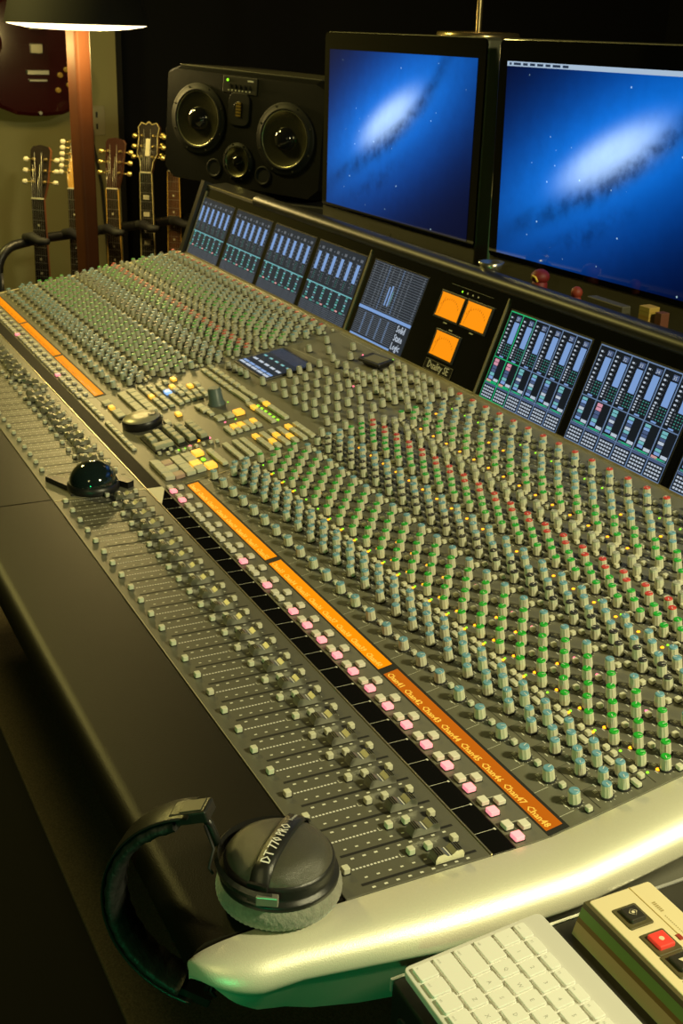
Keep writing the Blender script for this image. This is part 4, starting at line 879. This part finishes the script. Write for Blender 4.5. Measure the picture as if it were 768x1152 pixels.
def guitar(label, loc, rz, tilt, head, fretcol, bind, bodycol, nm, post=PEARL, headcol=(.02, .016, .012), hl=.17, group=None):
    t = thing('electric_guitar', label, 'guitar', group='guitars on the black stand', M=Matrix.Translation(loc) @ Matrix.Rotation(rz, 4, 'Z') @ Matrix.Rotation(tilt, 4, 'X'))
    m = body_mb(bodycol, nm); b_ = part('body', m, t)
    m = MB(); m.bbox(-.04, .04, .12, .135, 0, .012, CHROME, .002, Matrix.Translation((0, -.022, 0)) @ R90); part('bridge', m, b_)
    for z in (.20, .30):
        m = MB(); m.bbox(-.038, .038, z-.018, z+.018, 0, .008, BLACK if bodycol[0] < .3 else CHROME, .003, Matrix.Translation((0, -.022, 0)) @ R90); part('pickup', m, b_)
    zn = .885
    m = MB(); wd0, wd1 = .0285, .0215
    NK = mat('neck_'+nm, (.20, .07, .03) if bind != 'maple' else (.5, .3, .1), .35)
    def sec(z, w_, d): return [(-w_, -.024, z), (w_, -.024, z), (w_, -.014, z), (w_*.6, -.014+d, z), (-w_*.6, -.014+d, z), (-w_, -.014, z)]
    vs = sec(.38, wd0, .016)+sec(zn, wd1, .012); m.add(vs, [(i, (i+1) % 6, 6+(i+1) % 6, 6+i) for i in range(6)]+[tuple(reversed(range(6))), tuple(range(6, 12))], NK); part('neck', m, t)
    m = MB(); fc = mat('fretboard_'+nm, fretcol, .35)
    m.add([(-wd0, -.0275, .40), (wd0, -.0275, .40), (wd1, -.0275, zn), (-wd1, -.0275, zn), (-wd0, -.0238, .40), (wd0, -.0238, .40), (wd1, -.0238, zn), (-wd1, -.0238, zn)], [(0, 1, 2, 3), (0, 4, 5, 1), (1, 5, 6, 2), (2, 6, 7, 3), (3, 7, 4, 0)], fc)
    if bind != 'none':
        bm_ = mat('binding_'+bind, {'cream': (.62, .52, .24), 'gold': (.70, .42, .08), 'maple': (.6, .4, .15)}[bind], .35)
        for sg in (-1, 1):
            q = [(sg*wd0, -.0277, .40), (sg*wd1, -.0277, zn), (sg*(wd1+.0022), -.0277, zn), (sg*(wd0+.0022), -.0277, .40)]; q2 = [(x, -.020, z) for x, y, z in q]
            f_ = [(0, 1, 2, 3), (3, 2, 6, 7), (4, 7, 6, 5), (0, 4, 5, 1)]; m.add(q+q2, f_ if sg < 0 else [tuple(reversed(a)) for a in f_], bm_)
    sl = .63
    for i in range(1, 19):
        z = zn-sl*(1-2**(-i/12)); m.box(-wd1-.001, wd1+.001, -.0285, -.0275, z-.0008, z+.0008, STR)
    for i in (3, 5, 7, 9, 12):
        z = zn-sl*(1-2**(-(i-.5)/12)); 
        if head in ('block',): m.box(-.012, .012, -.0279, -.0274, z-.008, z+.008, PEARL)
        else: m.box(-.0035, .0035, -.0279, -.0274, z-.0035, z+.0035, PEARL)
    fb_ = part('fretboard', m, t)
    m = MB()
    for i in range(6): x = -.017+i*.0068; m.tube([(x*1.4, -.035, .14), (x, -.0300, zn), (x*1.25, -.022, zn+.07+.04*(i % 3))], .0006, STR, 4)
    part('strings', m, t)
    m = MB(); m.box(-.0215, .0215, -.0300, -.022, zn, zn+.004, PEARL); part('nut', m, t)
    # headstock
    hd = mat('headface_'+nm, headcol, .2, coat=.4); TH = Matrix.Translation((0, -.0225, zn+.003)) @ Matrix.Rotation(math.radians(-13), 4, 'X') @ R90
    if head in ('open', 'block'):
        pl = [(-.0215, 0), (.0215, 0), (.026, .035), (.040, .062), (.037, .12), (.0415, hl-.022), (.030, hl-.006), (.012, hl-.012), (0, hl-.002), (-.012, hl-.012), (-.030, hl-.006), (-.0415, hl-.022), (-.037, .12), (-.040, .062), (-.026, .035)]
    elif head == 'rect':
        pl = [(-.0215, 0), (.0215, 0), (.031, .05), (.036, hl-.012), (.028, hl), (0, hl+.006), (-.028, hl), (-.036, hl-.012), (-.031, .05)]
    else:
        pl = [(-.0215, 0), (.0215, 0), (.024, .03), (.030, .04), (.036, hl-.03), (.030, hl-.005), (.010, hl), (-.012, hl-.03), (-.030, .05), (-.026, .02)]
    m = MB(); m.plate(pl, -.014, 0, NK, TH, hd)
    if head == 'block':
        n = len(pl)
        for i in range(n):
            a, c_ = Vector(pl[i]), Vector(pl[(i+1) % n])
            if i == 0: continue
            m.tube([TH @ Vector((a.x*.96, a.y, .0008)), TH @ Vector((c_.x*.96, c_.y, .0008))], .0013, mat('binding_cream', (.62, .52, .24), .35), 5)
        m.box(-.008, .008, .055, .115, 0, .0006, PEARL, TH)
    h_ = part('headstock', m, t)
    for sg in ((-1, 1) if head != 'six' else (-1,)):
        for i in range(3 if head != 'six' else 6):
            z = .052+i*(.036 if head != 'six' else .02); m = MB()
            m.lathe([(.0055, 0), (.0045, .003), (.003, .010)], GOLD, 10, TH @ Matrix.Translation((sg*.022, z, 0)))
            m.tube([TH @ Vector((sg*.030, z, -.010)), TH @ Vector((sg*.050, z, -.010))], .0022, GOLD, 6)
            m.lathe([(.004, 0), (.0085, .004), (.0085, .014), (.005, .018)], post, 10, TH @ Matrix.Translation((sg*.047, z, -.010)) @ Matrix.Rotation(sg*PI/2, 4, 'Y') @ Matrix.Diagonal((.6, 1, 1, 1)))
            part('tuning_peg', m, h_)
    return t
GB = FLOOR+.045
face = lambda deg: math.radians(90-deg)           # local -Y turned to face +X then towards -Y by deg
guitar('guitar with dark slotted headstock, leftmost on the stand against the olive wall', (-3.40, .352, GB-.02), face(42), .0, 'rect', (.018, .013, .010), 'none', (.05, .02, .01), 'dark', hl=.165)
guitar('guitar with amber wooden headstock mostly hidden behind the lamp post', (-3.47, .492, GB), face(42), .0, 'six', (.03, .02, .012), 'none', (.4, .2, .05), 'amber', headcol=(.60, .33, .06), hl=.15)
guitar('guitar with golden neck binding just right of the lamp post', (-3.52, .640, GB-.01), face(42), .0, 'rect', (.025, .016, .010), 'gold', (.35, .10, .02), 'goldtop', post=GOLD, headcol=(.03, .012, .008), hl=.165)
guitar('guitar with cream-bordered headstock between the lamp post and the loudspeaker', (-3.58, .782, GB+.035), face(42), .0, 'block', (.012, .011, .010), 'cream', (.02, .02, .02), 'ebony', post=GOLD, hl=.175)
guitar('guitar with reddish brown fretboard partly hidden under the loudspeaker corner', (-3.64, .905, GB+.03), face(42), .0, 'open', (.11, .045, .022), 'gold', (.10, .03, .01), 'rosewood', post=GOLD)
# guitar stand
gs = thing('guitar_stand', 'black tubular stand with padded arms holding the row of guitars', 'guitar stand', (-3.5, .52, FLOOR))
m = MB(); A0 = Vector((.14, -.335, 0)); A1 = Vector((-.19, .54, 0))
pts = [(A0.x, A0.y, .03), (A0.x, A0.y, .60), (A0.x, A0.y, .68)]
for i in range(7): a = PI/2*i/6; pts.append((A0.x-.03*(1-math.cos(a)), A0.y+.08*(1-math.cos(a)), .68+.085*math.sin(a)))
pts += [(A0.x-.06, A0.y+.16, .775), (A1.x, A1.y, .79), (A1.x-.01, A1.y+.04, .72), (A1.x-.01, A1.y+.05, .03)]
m.tube(pts, .016, BLACK, 12); part('frame', m, gs)
m = MB(); m.tube([(A0.x+.18, A0.y, .024), (A0.x, A0.y, .03), (A0.x-.25, A0.y, .024)], .014, BLACK, 10); m.tube([(A1.x+.18, A1.y+.05, .024), (A1.x, A1.y+.05, .03), (A1.x-.2, A1.y+.05, .024)], .014, BLACK, 10); part('foot', m, gs)
m = MB(); m.tube([(A0.x, A0.y, .016), (A1.x, A1.y+.05, .016)], .007, BLACK, 8); part('lower_rail', m, gs)
for i in range(6):
    t_ = .12+i*.165; p_ = A0.lerp(A1, t_); m = MB()
    m.tube([(p_.x, p_.y, .785), (p_.x+.045, p_.y+.012, .792), (p_.x+.085, p_.y+.03, .782), (p_.x+.11, p_.y+.05, .785)], [.014, .017, .015, .010], BLACKM, 10); part('padded_arm', m, gs)
# guitar hanging on the wall
hg = thing('electric_guitar', 'dark red guitar hanging on the olive wall behind the lamp shade', 'guitar', M=Matrix.Translation((-4.20, .545, .335)) @ Matrix.Rotation(PI/2, 4, 'Z'))
WF = 1.20; m = body_mb((.030, .004, .004), 'cherry', .05); b_ = part('body', m, hg)
TT = Matrix.Translation((0, -.026, 0)) @ R90
m = MB(); m.bbox(-.042, .042, .150, .168, 0, .012, CHROME, .002, TT); m.bbox(-.035, .035, .125, .135, 0, .008, CHROME, .002, TT); part('bridge', m, b_)
m = MB(); m.bbox(-.024, .024, .225, .262, 0, .008, CHROME, .003, TT); part('pickup', m, b_)
m = MB(); m.bbox(-.024, .024, .310, .345, 0, .008, CHROME, .003, TT); part('pickup', m, b_)
for x, z in ((.085, .150), (.118, .115), (.075, .095), (.11, .17)):
    m = MB(); m.lathe([(.011, 0), (.010, .010), (.007, .012)], mat('knob_amber', (.35, .22, .05), .2, coat=.5), 16, TT @ Matrix.Translation((x, z, 0))); part('volume_knob', m, b_)
m = MB(); m.lathe([(.006, 0), (.005, .006), (.007, .012)], CHROME, 10, TT @ Matrix.Translation((0, .012, 0))); part('strap_button', m, b_)
m = MB(); m.box(-.026, .026, -.034, -.012, .40, .90, mat('fretboard_cherry', (.02, .015, .01), .4)); part('neck', m, hg)
m = MB(); m.plate([(-.0215, 0), (.0215, 0), (.038, .06), (.038, .15), (-.038, .15), (-.038, .06)], -.014, 0, BLACK, Matrix.Translation((0, -.020, .90)) @ R90); part('headstock', m, hg)
m = MB(); m.tube([(0, .222, 0), (0, .05, 0), (0, .0, .012)], .006, BLACK); m.tube([(-.032, -.03, .012), (-.032, .0, .012), (.032, .0, .012), (.032, -.03, .012)], .006, BLACK); m.bbox(-.03, .03, -.05, .05, 0, .01, BLACK, .002, Matrix.Translation((0, .219, 0)) @ R90)
tag(link('guitar_hanger', m.mesh('guitar_hanger'), None, Matrix.Translation((-4.20, .545, 1.222)) @ Matrix.Rotation(PI/2, 4, 'Z')), 'black wall hook holding up the dark red guitar above the picture edge', 'wall hook')
